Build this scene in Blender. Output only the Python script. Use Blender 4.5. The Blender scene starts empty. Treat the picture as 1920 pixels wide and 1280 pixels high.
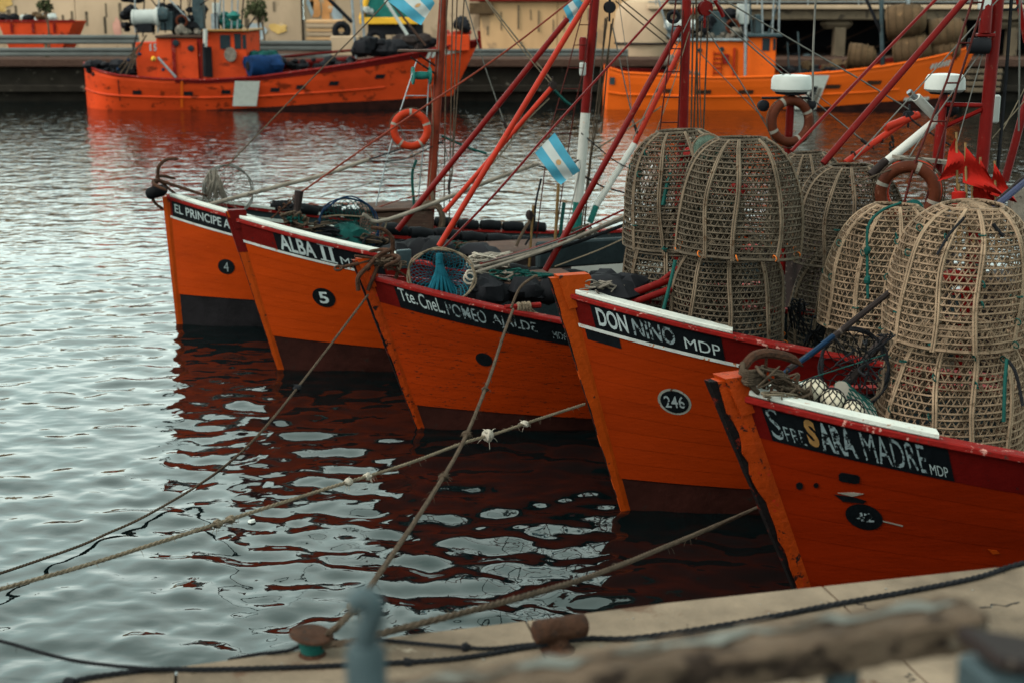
import bpy, math, random
from mathutils import Vector, Matrix, noise as mnoise
import numpy as np
rnd = random.Random(7)
R = math.radians
sc = bpy.context.scene
COL = sc.collection

# ------------------------------------------------------------------ camera, sky, sun
H = 4.4                      # eye height above the water
F = 2667.0                   # focal length in photo pixels (1920 wide)
PITCH = math.atan(640 / F)
cam = bpy.data.cameras.new('camera'); camo = bpy.data.objects.new('camera', cam); COL.objects.link(camo)
camo.location = (0, 0, H); camo.rotation_euler = (math.pi/2 - PITCH, 0, 0)
cam.sensor_width = 36; cam.lens = 36 * F / 1920
cam.clip_start = .05; cam.clip_end = 2000
cam.dof.use_dof = True; cam.dof.focus_distance = 11.3; cam.dof.aperture_fstop = 2.1
sc.camera = camo

SUN_EL, SUN_AZ = 38, 246      # degrees; azimuth clockwise from +Y (left, a little behind the camera)
wd = bpy.data.worlds.new('World'); sc.world = wd; wd.use_nodes = True
nt = wd.node_tree; bg = nt.nodes['Background']
sky = nt.nodes.new('ShaderNodeTexSky'); sky.sky_type = 'NISHITA'; sky.sun_disc = False
sky.sun_elevation = R(SUN_EL); sky.sun_rotation = R(SUN_AZ); sky.air_density = 1.0; sky.dust_density = 3.0
tc = nt.nodes.new('ShaderNodeTexCoord')
cn = nt.nodes.new('ShaderNodeTexNoise'); cn.inputs['Scale'].default_value = 2.2; cn.inputs['Detail'].default_value = 5
mp = nt.nodes.new('ShaderNodeMapping'); mp.inputs['Scale'].default_value = (1, 1, 2.5)
nt.links.new(tc.outputs['Generated'], mp.inputs['Vector']); nt.links.new(mp.outputs['Vector'], cn.inputs['Vector'])
cr = nt.nodes.new('ShaderNodeValToRGB')
cr.color_ramp.elements[0].position = .3; cr.color_ramp.elements[0].color = (3.45, 4.5, 4.2, 1)
cr.color_ramp.elements[1].position = .75; cr.color_ramp.elements[1].color = (4.9, 5.4, 4.95, 1)
nt.links.new(cn.outputs['Fac'], cr.inputs['Fac'])
mx = nt.nodes.new('ShaderNodeMixRGB'); mx.inputs['Fac'].default_value = .93
nt.links.new(sky.outputs['Color'], mx.inputs['Color1']); nt.links.new(cr.outputs['Color'], mx.inputs['Color2'])
nt.links.new(mx.outputs['Color'], bg.inputs['Color']); bg.inputs['Strength'].default_value = .15
sun = bpy.data.lights.new('sun', 'SUN'); suno = bpy.data.objects.new('sun', sun); COL.objects.link(suno)
sun.energy = 1.1; sun.angle = R(28); sun.color = (1, .93, .84)
sd = Vector((math.sin(R(SUN_AZ))*math.cos(R(SUN_EL)), math.cos(R(SUN_AZ))*math.cos(R(SUN_EL)), math.sin(R(SUN_EL))))
suno.rotation_euler = sd.to_track_quat('Z', 'Y').to_euler()
vs = sc.view_settings; vs.view_transform = 'Standard'; vs.look = 'None'; vs.exposure = 1.92; vs.gamma = 1; vs.use_curve_mapping = False
sc.cycles.max_bounces = 6; sc.cycles.caustics_reflective = False; sc.cycles.caustics_refractive = False

# ------------------------------------------------------------------ placing
cp, sp = math.cos(PITCH), math.sin(PITCH)
def ray(x, y):
    a, b = (x-960)/F, (y-640)/F
    return Vector((a, cp-b*sp, -sp-b*cp))
def pd(x, y, d): return Vector((0, 0, H)) + ray(x, y)*d              # at a depth along the view axis
def pz(x, y, z):                                                     # on a horizontal plane
    r = ray(x, y); return Vector((0, 0, H)) + r*((z-H)/r.z)
def pY(x, y, Y):                                                     # on a plane facing the water front
    r = ray(x, y); return Vector((0, 0, H)) + r*(Y/r.y)

# ------------------------------------------------------------------ materials
MATS = {}
def mat(name, col, rough=.6, var=.25, vscale=3., wear=0., wcol=(.03, .02, .015), wscale=18., bump=.15, bscale=40.,
        metal=0., stretch=(1, 1, 1), spec=.05, tone=.05, wear2=0., w2col=(.5, .42, .35), coat=0.):
    if name in MATS: return MATS[name]
    col, wcol, w2col = [tuple(c*.72 for c in q) for q in (col, wcol, w2col)]
    m = bpy.data.materials.new(name); m.use_nodes = True; t = m.node_tree; N = t.nodes; Lk = t.links
    b = N['Principled BSDF']; b.inputs['Roughness'].default_value = rough; b.inputs['Metallic'].default_value = metal
    b.inputs['Specular IOR Level'].default_value = spec
    c = N.new('ShaderNodeTexCoord'); mp = N.new('ShaderNodeMapping'); mp.inputs['Scale'].default_value = stretch
    Lk.new(c.outputs['Object'], mp.inputs['Vector'])
    def noi(s, d=4, r=.6):
        n = N.new('ShaderNodeTexNoise'); n.inputs['Scale'].default_value = s; n.inputs['Detail'].default_value = d
        n.inputs['Roughness'].default_value = r; Lk.new(mp.outputs['Vector'], n.inputs['Vector']); return n
    n1 = noi(vscale); ra = N.new('ShaderNodeMapRange'); ra.inputs['From Min'].default_value = .3; ra.inputs['From Max'].default_value = .7
    ra.inputs['To Min'].default_value = 1-var; ra.inputs['To Max'].default_value = 1+var*.7
    Lk.new(n1.outputs['Fac'], ra.inputs['Value'])
    hs = N.new('ShaderNodeHueSaturation'); hs.inputs['Color'].default_value = (*col, 1)
    oi = N.new('ShaderNodeObjectInfo'); orr = N.new('ShaderNodeMapRange'); orr.inputs['To Min'].default_value = 1-tone; orr.inputs['To Max'].default_value = 1+tone
    Lk.new(oi.outputs['Random'], orr.inputs['Value']); mu = N.new('ShaderNodeMath'); mu.operation = 'MULTIPLY'
    Lk.new(ra.outputs['Result'], mu.inputs[0]); Lk.new(orr.outputs['Result'], mu.inputs[1]); Lk.new(mu.outputs[0], hs.inputs['Value'])
    out = hs.outputs['Color']
    def over(out, amount, colr, s):
        n2 = noi(s, 8, .68); r2 = N.new('ShaderNodeMapRange'); r2.inputs['From Min'].default_value = .66-amount*.3
        r2.inputs['From Max'].default_value = .70-amount*.3; Lk.new(n2.outputs['Fac'], r2.inputs['Value'])
        mx = N.new('ShaderNodeMixRGB'); Lk.new(r2.outputs['Result'], mx.inputs['Fac']); Lk.new(out, mx.inputs['Color1'])
        mx.inputs['Color2'].default_value = (*colr, 1); return mx.outputs['Color'], r2.outputs['Result']
    wf = None
    if wear2: out, _ = over(out, wear2, w2col, wscale*.6)
    if wear: out, wf = over(out, wear, wcol, wscale)
    Lk.new(out, b.inputs['Base Color'])
    rr = N.new('ShaderNodeMapRange'); rr.inputs['To Min'].default_value = max(rough-.12, .02); rr.inputs['To Max'].default_value = min(rough+.15, 1)
    n4 = noi(vscale*4); Lk.new(n4.outputs['Fac'], rr.inputs['Value']); Lk.new(rr.outputs['Result'], b.inputs['Roughness'])
    if bump:
        n3 = noi(bscale, 5); bp_ = N.new('ShaderNodeBump'); bp_.inputs['Strength'].default_value = bump; bp_.inputs['Distance'].default_value = .02
        Lk.new(n3.outputs['Fac'], bp_.inputs['Height']); Lk.new(bp_.outputs['Normal'], b.inputs['Normal'])
    MATS[name] = m; return m

OR = (.265, .027, .0012)
M = dict(
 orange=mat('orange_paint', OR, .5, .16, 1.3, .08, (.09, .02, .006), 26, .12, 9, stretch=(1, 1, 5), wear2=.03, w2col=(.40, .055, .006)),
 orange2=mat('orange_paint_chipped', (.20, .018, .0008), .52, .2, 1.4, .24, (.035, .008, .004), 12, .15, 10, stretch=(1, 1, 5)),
 orange4=mat('darker_orange_paint', (.185, .0165, .0008), .5, .14, 1.3, .06, (.05, .012, .004), 26, .12, 9, stretch=(1, 1, 5)),  # orange for the fourth hull, set darker than on the first two
 redorange=mat('red_orange_paint', (.145, .0095, .0006), .45, .22, 1.2, .1, (.12, .012, .004), 20, .14, 9, stretch=(1, 1, 5)),
 ladderred=mat('dark_ladder_red', (.045, .006, .004), .5, .3, 6),
 ringgrey=mat('faded_ring_paint', (.16, .16, .14), .6, .25, 9, .3, (.05, .02, .01), 22),
 digits=mat('faded_digits', (.15, .175, .18), .6, .25, 9, .3, (.01, .012, .014), 24),
 cutwater=mat('bare_black_cutwater', (.006, .004, .004), .8, .5, 9, .3, (.10, .008, .003), 12, .6, 22),
 greennetgrey=mat('grey_green_mesh', (.045, .065, .05), .8, .4, 8, bump=.2),
 stem=mat('stem_orange', (.26, .033, .002), .55, .2, 4, .08, (.03, .012, .008), 9, .3, 25),
 stemworn=mat('stem_orange_worn', (.24, .026, .002), .55, .25, 4, .26, (.012, .006, .005), 11, .5, 20, wear2=.15, w2col=(.28, .012, .005)),
 red=mat('dark_red_paint', (.075, .0028, .002), .5, .25, 4, .12, (.03, .006, .006), 14, .2, 30),
 redrail=mat('chipped_red_rail', (.15, .006, .0045), .55, .25, 5, .2, (.05, .02, .015), 22, .4, 30, wear2=.2, w2col=(.36, .17, .14)),
 white=mat('white_gunwale_paint', (.43, .43, .39), .6, .1, 6, .14, (.28, .16, .12), 22, .5, 24),
 whiteline=mat('white_line_paint', (.36, .37, .35), .6, .2, 6, .24, (.28, .10, .04), 22, .2, 24),
 boot=mat('antifouling_brown', (.020, .0055, .004), .6, .5, 3, .1, (.015, .01, .008), 9, .3, 14),
 bootblack=mat('antifouling_black', (.008, .007, .008), .6, .5, 3, 0, bump=.3, bscale=14),
 black=mat('black_board_paint', (.003, .004, .005), .5, .4, 6, bump=.15),
 letter=mat('grey_white_lettering', (.27, .31, .31), .6, .2, 9, .12, (.02, .025, .03), 30, .1),
 letterworn=mat('worn_lettering', (.15, .185, .195), .6, .2, 9, .5, (.004, .005, .006), 26, .1),
 lettergone=mat('mostly_lost_lettering', (.17, .20, .21), .6, .2, 9, .56, (.004, .005, .006), 19, .1),
 ochre=mat('ochre_lettering', (.20, .105, .035), .6, .3, 14, .15, (.25, .28, .28), 18, .1),
 deck=mat('weathered_deck_boards', (.07, .05, .035), .8, .4, 4, bump=.4, stretch=(1, 6, 1)),
 inner=mat('dark_green_inner_bulwark', (.012, .018, .02), .7, .4, 4, .1, (.06, .05, .04), 10, .2),
 rubber=mat('old_rubber', (.0035, .004, .005), .7, .4, 8, bump=.35, bscale=25),
 oldwood=mat('old_brown_wood', (.055, .030, .022), .8, .4, 4, .2, (.10, .075, .055), 9, .5, 20, stretch=(1, 1, 7)),
 darkwood=mat('dark_wood', (.02, .014, .013), .75, .4, 4, .2, (.08, .06, .05), 12, .4, 20),
 mastred=mat('mast_red_paint', (.10, .0032, .0024), .38, .2, 4, .1, (.12, .03, .02), 16, .1, 20),
 sparorange=mat('spar_red_orange', (.24, .015, .006), .42, .2, 3, .1, (.2, .05, .02), 12, .1),
 mastrust=mat('mast_brown_orange', (.13, .020, .009), .5, .3, 4, .2, (.06, .01, .006), 12, .15),
 mastwhite=mat('mast_white', (.36, .35, .32), .5, .1, 4, .1, (.35, .25, .2), 12, .1),
 mastgreen=mat('mast_green', (.012, .10, .085), .5, .2, 5, .1, (.02, .03, .03), 12, .1),
 sparwood=mat('grey_pole_wood', (.16, .135, .11), .8, .4, 5, .2, (.05, .04, .035), 14, .3, 30),
 bamboo=mat('yellow_cane', (.13, .075, .03), .6, .3, 6, bump=.1),
 rope=mat('hemp_rope', (.17, .13, .09), .9, .3, 12, bump=.9, bscale=160),
 ropedark=mat('dark_rope', (.014, .014, .016), .85, .3, 12, bump=.9, bscale=160),
 ropebrown=mat('brown_rope', (.075, .052, .036), .9, .3, 12, bump=.9, bscale=160),
 ropewhite=mat('pale_rope', (.38, .33, .27), .9, .25, 14, bump=.9, bscale=120),
 wire=mat('grey_wire', (.10, .095, .085), .6, .3, 10, bump=.2),
 steel=mat('dull_steel', (.22, .24, .25), .45, .3, 6, .2, (.15, .07, .04), 12, .2, metal=.6),
 rust=mat('rusty_iron', (.044, .020, .012), .85, .45, 12, .35, (.025, .014, .010), 22, .8, 40),
 green_net=mat('green_net', (.005, .045, .040), .7, .4, 8, bump=.2),
 blue_net=mat('blue_net', (.007, .075, .105), .7, .4, 8, bump=.2),
 grey_net=mat('brown_grey_net', (.13, .11, .09), .8, .4, 8, bump=.2),
 straw=mat('pale_wicker', (.18, .120, .078), .7, .5, 5, .35, (.075, .05, .03), 16, .3, 60),
 strawgrey=mat('greyed_wicker', (.072, .055, .039), .75, .5, 5, .35, (.04, .03, .02), 16, .3, 60),
 strawrib=mat('wicker_ribs', (.22, .150, .098), .65, .4, 5, .3, (.10, .065, .04), 18, .3, 60),
 strawribgrey=mat('greyed_wicker_ribs', (.11, .08, .055), .7, .4, 5, .3, (.06, .035, .02), 18, .3, 60),
 lashing=mat('orange_lashing', (.50, .12, .02), .7, .2, 8),
 greentwine=mat('green_twine', (.006, .045, .038), .7, .3, 8),
 float=mat('cream_float', (.42, .36, .27), .5, .15, 8, .1, (.3, .2, .12), 10, .15),
 ringorange=mat('lifebuoy_orange', (.25, .019, .005), .5, .2, 5, .1, (.3, .1, .05), 9, .15),
 ringbrown=mat('lifebuoy_brown', (.06, .014, .006), .6, .35, 5, .15, (.13, .05, .03), 9, .2),
 tape=mat('grey_tape', (.17, .15, .125), .5, .2, 5),
 flagred=mat('red_flag_cloth', (.22, .007, .004), .75, .2, 6, bump=.15, bscale=90),
 blue=mat('blue_paint', (.003, .015, .038), .5, .3, 6, .1, (.05, .04, .04), 10, .15),
 navy=mat('navy_pole', (.016, .018, .05), .5, .3, 6),
 plastic=mat('white_plastic', (.34, .35, .33), .35, .08, 4, bump=.03),
 glass=mat('dark_glass', (.012, .018, .022), .12, .2, 3, bump=0),
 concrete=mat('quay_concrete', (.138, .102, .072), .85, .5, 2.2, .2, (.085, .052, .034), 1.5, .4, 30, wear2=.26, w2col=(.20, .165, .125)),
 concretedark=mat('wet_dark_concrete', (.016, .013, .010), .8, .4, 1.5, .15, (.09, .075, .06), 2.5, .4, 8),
 farconcrete=mat('far_concrete', (.125, .092, .062), .85, .4, .5, .35, (.05, .038, .028), 1.1, .3, 5),
 wall=mat('tan_wall', (.52, .31, .16), .85, .3, .3, .25, (.34, .21, .12), .7, .2, 3, stretch=(1, 1, .5)),
 wallgrey=mat('greyish_wall', (.38, .27, .18), .85, .3, .3, .25, (.27, .19, .125), .7, .2, 3, stretch=(1, 1, .5)),
 galv=mat('guardrail_steel', (.10, .105, .10), .55, .25, .8, .1, (.12, .09, .07), 2, .1, 5, metal=.3),
 farred=mat('far_boat_orange', (.45, .042, .009), .5, .3, .5, .3, (.17, .02, .006), 1.6, .1, 4, stretch=(1, 1, 1.6)),
 faramber=mat('far_boat_amber', (.60, .090, .008), .5, .15, .5, .06, (.40, .08, .012), 1.6, .1, 4, stretch=(1, 1, 1.6)),
 darkstuff=mat('dark_gear', (.010, .010, .012), .75, .5, 1.4, bump=.3, bscale=6),
 leaf=mat('bush_leaf', (.05, .055, .025), .8, .5, 2, bump=0),
 bark=mat('bark', (.09, .06, .04), .9, .3, 6),
 weatherwood=mat('weathered_rail_wood', (.085, .058, .04), .85, .5, 9, .45, (.018, .012, .009), 14, .8, 22, stretch=(.6, 1, 1), wear2=.22, w2col=(.16, .145, .12)),
 railpaint=mat('flaking_grey_paint', (.125, .125, .11), .8, .4, 8, .6, (.05, .038, .028), 13, .8, 22, stretch=(.5, 1, 1)),
 bluegrey=mat('blue_grey_metal', (.042, .060, .066), .4, .3, 4, .15, (.10, .07, .05), 8, .15, 20, metal=.2),
 yellow=mat('yellow_paint', (.62, .33, .03), .5, .2, 1, .1, (.3, .15, .05), 2),
 bluetarp=mat('blue_net_bundle', (.004, .02, .065), .7, .4, 2.5, bump=.5, bscale=9),
 skyblue=mat('flag_blue', (.07, .27, .37), .75, .12, 5, bump=.1, bscale=80),
 flagwhite=mat('flag_white', (.44, .44, .42), .75, .08, 5, bump=.1, bscale=80),
 flagsun=mat('flag_sun', (.40, .22, .10), .75, .1, 5),
 canbrown=mat('brown_basket_far', (.075, .045, .024), .8, .3, 2, .2, (.14, .08, .04), 3, .3, 8),
)

# ------------------------------------------------------------------ mesh builder
class MB:
    def __init__(s): s.v = []; s.f = []; s.m = []; s.mi = 0
    def quad(s, a, b, c, d):
        i = len(s.v); s.v += [Vector(p) for p in (a, b, c, d)]; s.f.append((i, i+1, i+2, i+3)); s.m.append(s.mi); return s
    def poly(s, pts):
        i = len(s.v); s.v += [Vector(p) for p in pts]; s.f.append(tuple(range(i, i+len(pts)))); s.m.append(s.mi); return s
    def grid(s, rows, closed=False):
        i = len(s.v); n = len(rows[0])
        for r in rows: s.v += [Vector(p) for p in r]
        for a in range(len(rows)-1):
            for b in range(n if closed else n-1):
                b2 = (b+1) % n
                s.f.append((i+a*n+b, i+a*n+b2, i+(a+1)*n+b2, i+(a+1)*n+b)); s.m.append(s.mi)
        return s
    def box(s, c, size, rot=None, bev=0.):
        c = Vector(c); hx, hy, hz = size[0]/2, size[1]/2, size[2]/2
        rot = rot or Matrix.Identity(3)
        i = len(s.v)
        if bev <= 0:
            for z in (-hz, hz):
                for x, y in ((-hx, -hy), (hx, -hy), (hx, hy), (-hx, hy)): s.v.append(c + rot @ Vector((x, y, z)))
            for q in ((0, 3, 2, 1), (4, 5, 6, 7), (0, 1, 5, 4), (1, 2, 6, 5), (2, 3, 7, 6), (3, 0, 4, 7)):
                s.f.append(tuple(i+k for k in q)); s.m.append(s.mi)
        else:
            b = bev; lay = []
            for z, k in ((-hz, b), (-hz+b, 0), (hz-b, 0), (hz, b)):
                x, y = hx-k, hy-k; e = b if k == 0 else b*.6
                lay.append([(-x+e, -y), (x-e, -y), (x, -y+e), (x, y-e), (x-e, y), (-x+e, y), (-x, y-e), (-x, -y+e)])
                s.v += [c + rot @ Vector((p[0], p[1], z)) for p in lay[-1]]
            for a in range(3):
                for k in range(8):
                    k2 = (k+1) % 8
                    s.f.append((i+a*8+k, i+a*8+k2, i+a*8+8+k2, i+a*8+8+k)); s.m.append(s.mi)
            s.f.append(tuple(i+k for k in range(7, -1, -1))); s.m.append(s.mi)
            s.f.append(tuple(i+24+k for k in range(8))); s.m.append(s.mi)
        return s
    def tube(s, pts, r, n=8, closed=False, caps=True, flat=1.):
        pts = [Vector(p) for p in pts]; m = len(pts)
        rs = r if isinstance(r, (list, tuple)) else [r]*m
        T = []
        for k in range(m):
            if closed: t = pts[(k+1) % m]-pts[k-1]
            else: t = pts[min(k+1, m-1)]-pts[max(k-1, 0)]
            T.append(t.normalized() if t.length > 1e-9 else Vector((0, 0, 1)))
        up = Vector((0, 0, 1)) if abs(T[0].z) < .9 else Vector((1, 0, 0))
        nrm = (up - T[0]*up.dot(T[0])).normalized(); i = len(s.v)
        for k in range(m):
            nrm = (nrm - T[k]*nrm.dot(T[k])).normalized(); bi = T[k].cross(nrm)
            for j in range(n):
                a = 2*math.pi*(j+.5)/n; s.v.append(pts[k] + (nrm*math.cos(a)*flat + bi*math.sin(a))*rs[k])
        for k in range(m if closed else m-1):
            k2 = (k+1) % m
            for j in range(n):
                j2 = (j+1) % n
                s.f.append((i+k*n+j, i+k*n+j2, i+k2*n+j2, i+k2*n+j)); s.m.append(s.mi)
        if caps and not closed:
            s.f.append(tuple(i+j for j in range(n-1, -1, -1))); s.m.append(s.mi)
            s.f.append(tuple(i+(m-1)*n+j for j in range(n))); s.m.append(s.mi)
        return s
    def lathe(s, prof, o=(0, 0, 0), axis=(0, 0, 1), n=16, caps=True):
        q = Vector((0, 0, 1)).rotation_difference(Vector(axis).normalized()); o = Vector(o)
        rows = [[o + q @ Vector((r*math.cos(2*math.pi*j/n), r*math.sin(2*math.pi*j/n), z)) for j in range(n)] for r, z in prof]
        i = len(s.v); s.grid(rows, closed=True)
        if caps:
            s.f.append(tuple(i+j for j in range(n-1, -1, -1))); s.m.append(s.mi)
            k = i+(len(prof)-1)*n; s.f.append(tuple(k+j for j in range(n))); s.m.append(s.mi)
        return s
    def ball(s, c, r, n=12, rz=None, wob=0., seed=0.):
        c = Vector(c); k = n//2+1; rz = rz or r; rows = []
        for a in range(k):
            th = math.pi*a/(k-1); row = []
            for j in range(n):
                ph = 2*math.pi*j/n; d = Vector((math.sin(th)*math.cos(ph), math.sin(th)*math.sin(ph), math.cos(th)))
                w = 1 + wob*mnoise.noise(d*2.1 + Vector((seed, seed*.7, 3)))
                row.append(c + Vector((d.x*r, d.y*r, d.z*rz))*w)
            rows.append(row)
        return s.grid(rows, closed=True)
    def torus(s, c, R_, r, axis=(0, 0, 1), n=32, k=10, sy=1.):
        q = Vector((0, 0, 1)).rotation_difference(Vector(axis).normalized())
        return s.tube([Vector(c) + q @ Vector((R_*math.cos(2*math.pi*j/n), sy*R_*math.sin(2*math.pi*j/n), 0)) for j in range(n)], r, k, closed=True)
    def mesh(s, name, mats, smooth=True, inv=None):
        me = bpy.data.meshes.new(name)
        vv = [tuple(inv @ p) for p in s.v] if inv else [tuple(p) for p in s.v]
        me.from_pydata(vv, [], s.f)
        for m_ in (mats if isinstance(mats, (list, tuple)) else [mats]): me.materials.append(m_)
        me.polygons.foreach_set('material_index', s.m)
        me.polygons.foreach_set('use_smooth', [smooth]*len(s.f))
        if smooth:
            me.validate(); me.set_sharp_from_angle(angle=R(38))
        return me
    def build(s, name, mats, parent=None, smooth=True, world=True, kind=None, label=None):
        inv = parent.matrix_world_inv if False else None
        if parent is not None and world: inv = WINV.get(parent.name)
        o = bpy.data.objects.new(name, s.mesh(name, mats, smooth, inv)); COL.objects.link(o)
        if parent is not None: o.parent = parent
        if kind: o['kind'] = kind
        if label: o['label'] = label
        return o
WINV = {}
def tag(o, label, cat, group=None):
    o['label'] = label; o['category'] = cat
    if group: o['group'] = group
    return o
def thing(name, loc, label, cat, rz=0., group=None, rot=None):
    o = bpy.data.objects.new(name, None); COL.objects.link(o); o.location = loc
    o.rotation_euler = rot if rot else (0, 0, rz); o.empty_display_size = .1
    WINV[o.name] = (Matrix.Translation(Vector(loc)) @ o.rotation_euler.to_matrix().to_4x4()).inverted()
    return tag(o, label, cat, group)
def child_frame(o):                      # a part built in world space may carry sub-parts
    WINV[o.name] = WINV[o.parent.name]; return o
def curve(pts, n=8):                     # Catmull-Rom through points
    pts = [Vector(p) for p in pts]; P = [pts[0]*2-pts[1]] + pts + [pts[-1]*2-pts[-2]]; out = []
    for i in range(1, len(P)-2):
        for k in range(n):
            t = k/n; a, b, c, d = P[i-1], P[i], P[i+1], P[i+2]
            out.append(.5*((2*b)+(c-a)*t+(2*a-5*b+4*c-d)*t*t+(3*b-a-3*c+d)*t**3))
    out.append(pts[-1]); return out
def sag(a, b, s, n=14):
    a, b = Vector(a), Vector(b)
    return [a.lerp(b, k/n) - Vector((0, 0, s*4*(k/n)*(1-k/n))) for k in range(n+1)]

# ================================================================== the setting
def water_material():
    m = bpy.data.materials.new('harbour_water'); m.use_nodes = True; t = m.node_tree; N = t.nodes; Lk = t.links
    b = N['Principled BSDF']; b.inputs['Base Color'].default_value = (.0006, .0018, .002, 1)
    b.inputs['Roughness'].default_value = .045; b.inputs['IOR'].default_value = 1.39
    c = N.new('ShaderNodeTexCoord')
    def wave(scale, sx, det, dist, prev, rough=.55):
        mp = N.new('ShaderNodeMapping'); mp.inputs['Scale'].default_value = (sx, 1, 1); Lk.new(c.outputs['Object'], mp.inputs['Vector'])
        n = N.new('ShaderNodeTexNoise'); n.inputs['Scale'].default_value = scale; n.inputs['Detail'].default_value = det
        n.inputs['Roughness'].default_value = rough; n.inputs['Distortion'].default_value = .35
        Lk.new(mp.outputs['Vector'], n.inputs['Vector'])
        bp_ = N.new('ShaderNodeBump'); bp_.inputs['Strength'].default_value = 1.0; bp_.inputs['Distance'].default_value = dist
        Lk.new(n.outputs['Fac'], bp_.inputs['Height'])
        if prev: Lk.new(prev.outputs['Normal'], bp_.inputs['Normal'])
        return bp_
    sx = N.new('ShaderNodeSeparateXYZ'); Lk.new(c.outputs['Object'], sx.inputs['Vector'])      # choppier out in the open basin than in the lee of the boats
    op = N.new('ShaderNodeMapRange'); op.inputs['From Min'].default_value = 11; op.inputs['From Max'].default_value = 38; op.inputs['To Min'].default_value = .42; op.inputs['To Max'].default_value = 1.0
    Lk.new(sx.outputs['Y'], op.inputs['Value'])
    p = None
    for a_ in ((1.5, .8, 1, .050), (4.4, .72, 1, .024), (13, .8, 1, .0022)):
        p = wave(*a_, p); Lk.new(op.outputs['Result'], p.inputs['Strength'])
    b.inputs['Specular Tint'].default_value = (.82, .98, .94, 1)
    Lk.new(p.outputs['Normal'], b.inputs['Normal'])
    return m
def build_water():
    ys = [-14., -6., 0., 2.5]; y = 4.2
    while y < 24: ys.append(y); y += .026*max(y/6.5, 1)
    while y < 140: ys.append(y); y *= 1.03
    tp = [k*.0035 for k in range(0, 138)]; v = tp[-1]
    while v < 8: v *= 1.35; tp.append(v)
    ts = [-a for a in tp[:0:-1]] + tp
    ys = np.array(ys); ts = np.array(ts)
    Y, T = np.meshgrid(ys, ts, indexing='ij'); X = T*np.maximum(np.abs(Y), 3.2)
    g = np.random.default_rng(3); Z = np.zeros_like(X)
    sp_ = np.maximum(Y, 3)*.0042 + .006; fade = np.clip(1.2-np.abs(T)/.7, 0, 1)*np.clip((Y-2)/2, 0, 1)
    for k in range(72):
        lam = .15*(.74/.15)**g.random(); a = g.normal(0, .70) + math.pi/2
        kk = 2*math.pi/lam; amp = .0222/kk*1.
        wt = np.clip((lam/(sp_*4)-.6)*1.5, 0, 1)
        ph = kk*(X*math.cos(a)+Y*math.sin(a)) + g.random()*6.28
        Z += amp*wt*fade*(np.sin(ph) + .25*np.sin(2*ph+1))
    nx, ny = len(ts), len(ys); vv = np.stack([X, Y, Z], -1).reshape(-1, 3)
    i = (np.arange(ny-1)[:, None]*nx + np.arange(nx-1)[None]).reshape(-1)
    ff = np.stack([i, i+1, i+nx+1, i+nx], 1)
    me = bpy.data.meshes.new('water'); me.from_pydata(vv.tolist(), [], ff.tolist()); me.polygons.foreach_set('use_smooth', [True]*len(ff))
    me.materials.append(water_material()); o = bpy.data.objects.new('water', me); COL.objects.link(o); o['kind'] = 'structure'
build_water()

# near quay: concrete edge, slabs with open joints
QZ = 1.9
EDGE = [(-900, 1500), (-300, 1345), (130, 1276), (330, 1247), (540, 1219), (740, 1190), (985, 1161), (1250, 1127), (1540, 1096), (1920, 1055), (2700, 985)]
EP = [pz(x, y, QZ) for x, y in EDGE]
back = Vector((.22, -1, 0)).normalized()
def slab(i0, i1):
    a = MB(); g = .006; zt = QZ
    top = []; pts = EP[i0:i1+1]
    d0 = (pts[1]-pts[0]).normalized(); d1 = (pts[-1]-pts[-2]).normalized()
    pts = [pts[0]+d0*g] + pts[1:-1] + [pts[-1]-d1*g]
    inn = [p + back*.014 for p in pts]
    far_ = [p + back*6 for p in pts]
    def lv(ps, z): return [Vector((p.x, p.y, z)) for p in ps]
    rows = [lv(pts, zt-.5), lv(pts, zt-.016), lv(inn, zt), lv(far_, zt)]
    a.grid(rows)
    for e in (0, -1): a.poly([r[e] for r in rows] + [Vector((rows[-1][e].x, rows[-1][e].y, zt-.5))])
    return a
bq = MB()
lo = [Vector((p.x, p.y, -3)) + back*.02 for p in EP]; hi = [Vector((p.x, p.y, QZ-.03)) + back*.02 for p in EP]; fr = [Vector((p.x, p.y, QZ-.03)) + back*6 for p in EP]
bq.grid([lo, hi, fr])
quay = bq.build('quay', M['concretedark'], None, smooth=False); quay['kind'] = 'structure'
for a, b in ((0, 3), (3, 6), (6, 8), (8, 10)): slab(a, b).build('slab', M['concrete'], quay, smooth=False)
# hairline cracks, cut as thin dark grooves filled with dirt
def crack(p0, p1, seed):
    g = random.Random(seed); mb = MB(); a, b = pz(*p0, QZ), pz(*p1, QZ); n = 9; L, Rr = [], []
    s = (b-a).cross(Vector((0, 0, 1))).normalized()
    for k in range(n+1):
        p = a.lerp(b, k/n) + s*g.uniform(-.018, .018); w = g.uniform(.003, .007)*(1 if k < n else .2)
        L.append(p + s*w + Vector((0, 0, .002))); Rr.append(p - s*w + Vector((0, 0, .002)))
    mb.grid([L, Rr]); mb.build('crack', M['darkstuff'], quay, smooth=False)
crack((1590, 1125), (1655, 1147), 1); crack((1750, 1128), (1790, 1120), 2); crack((1840, 1140), (1912, 1128), 3); crack((1700, 1262), (1712, 1278), 4)
quay_stuff = MB(); g_ = random.Random(5)
for k in range(90):
    x = g_.uniform(200, 1900); yb = 1276 - (x-130)*.1235
    p = pz(x, yb + g_.uniform(12, 150), QZ); r_ = g_.uniform(.003, .008)
    quay_stuff.ball(p + Vector((0, 0, r_*.3)), r_, 6, r_*.3, .4, k)
gr_ = quay_stuff.build('scattered_grit', M['tape']); gr_['kind'] = 'stuff'

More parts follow.
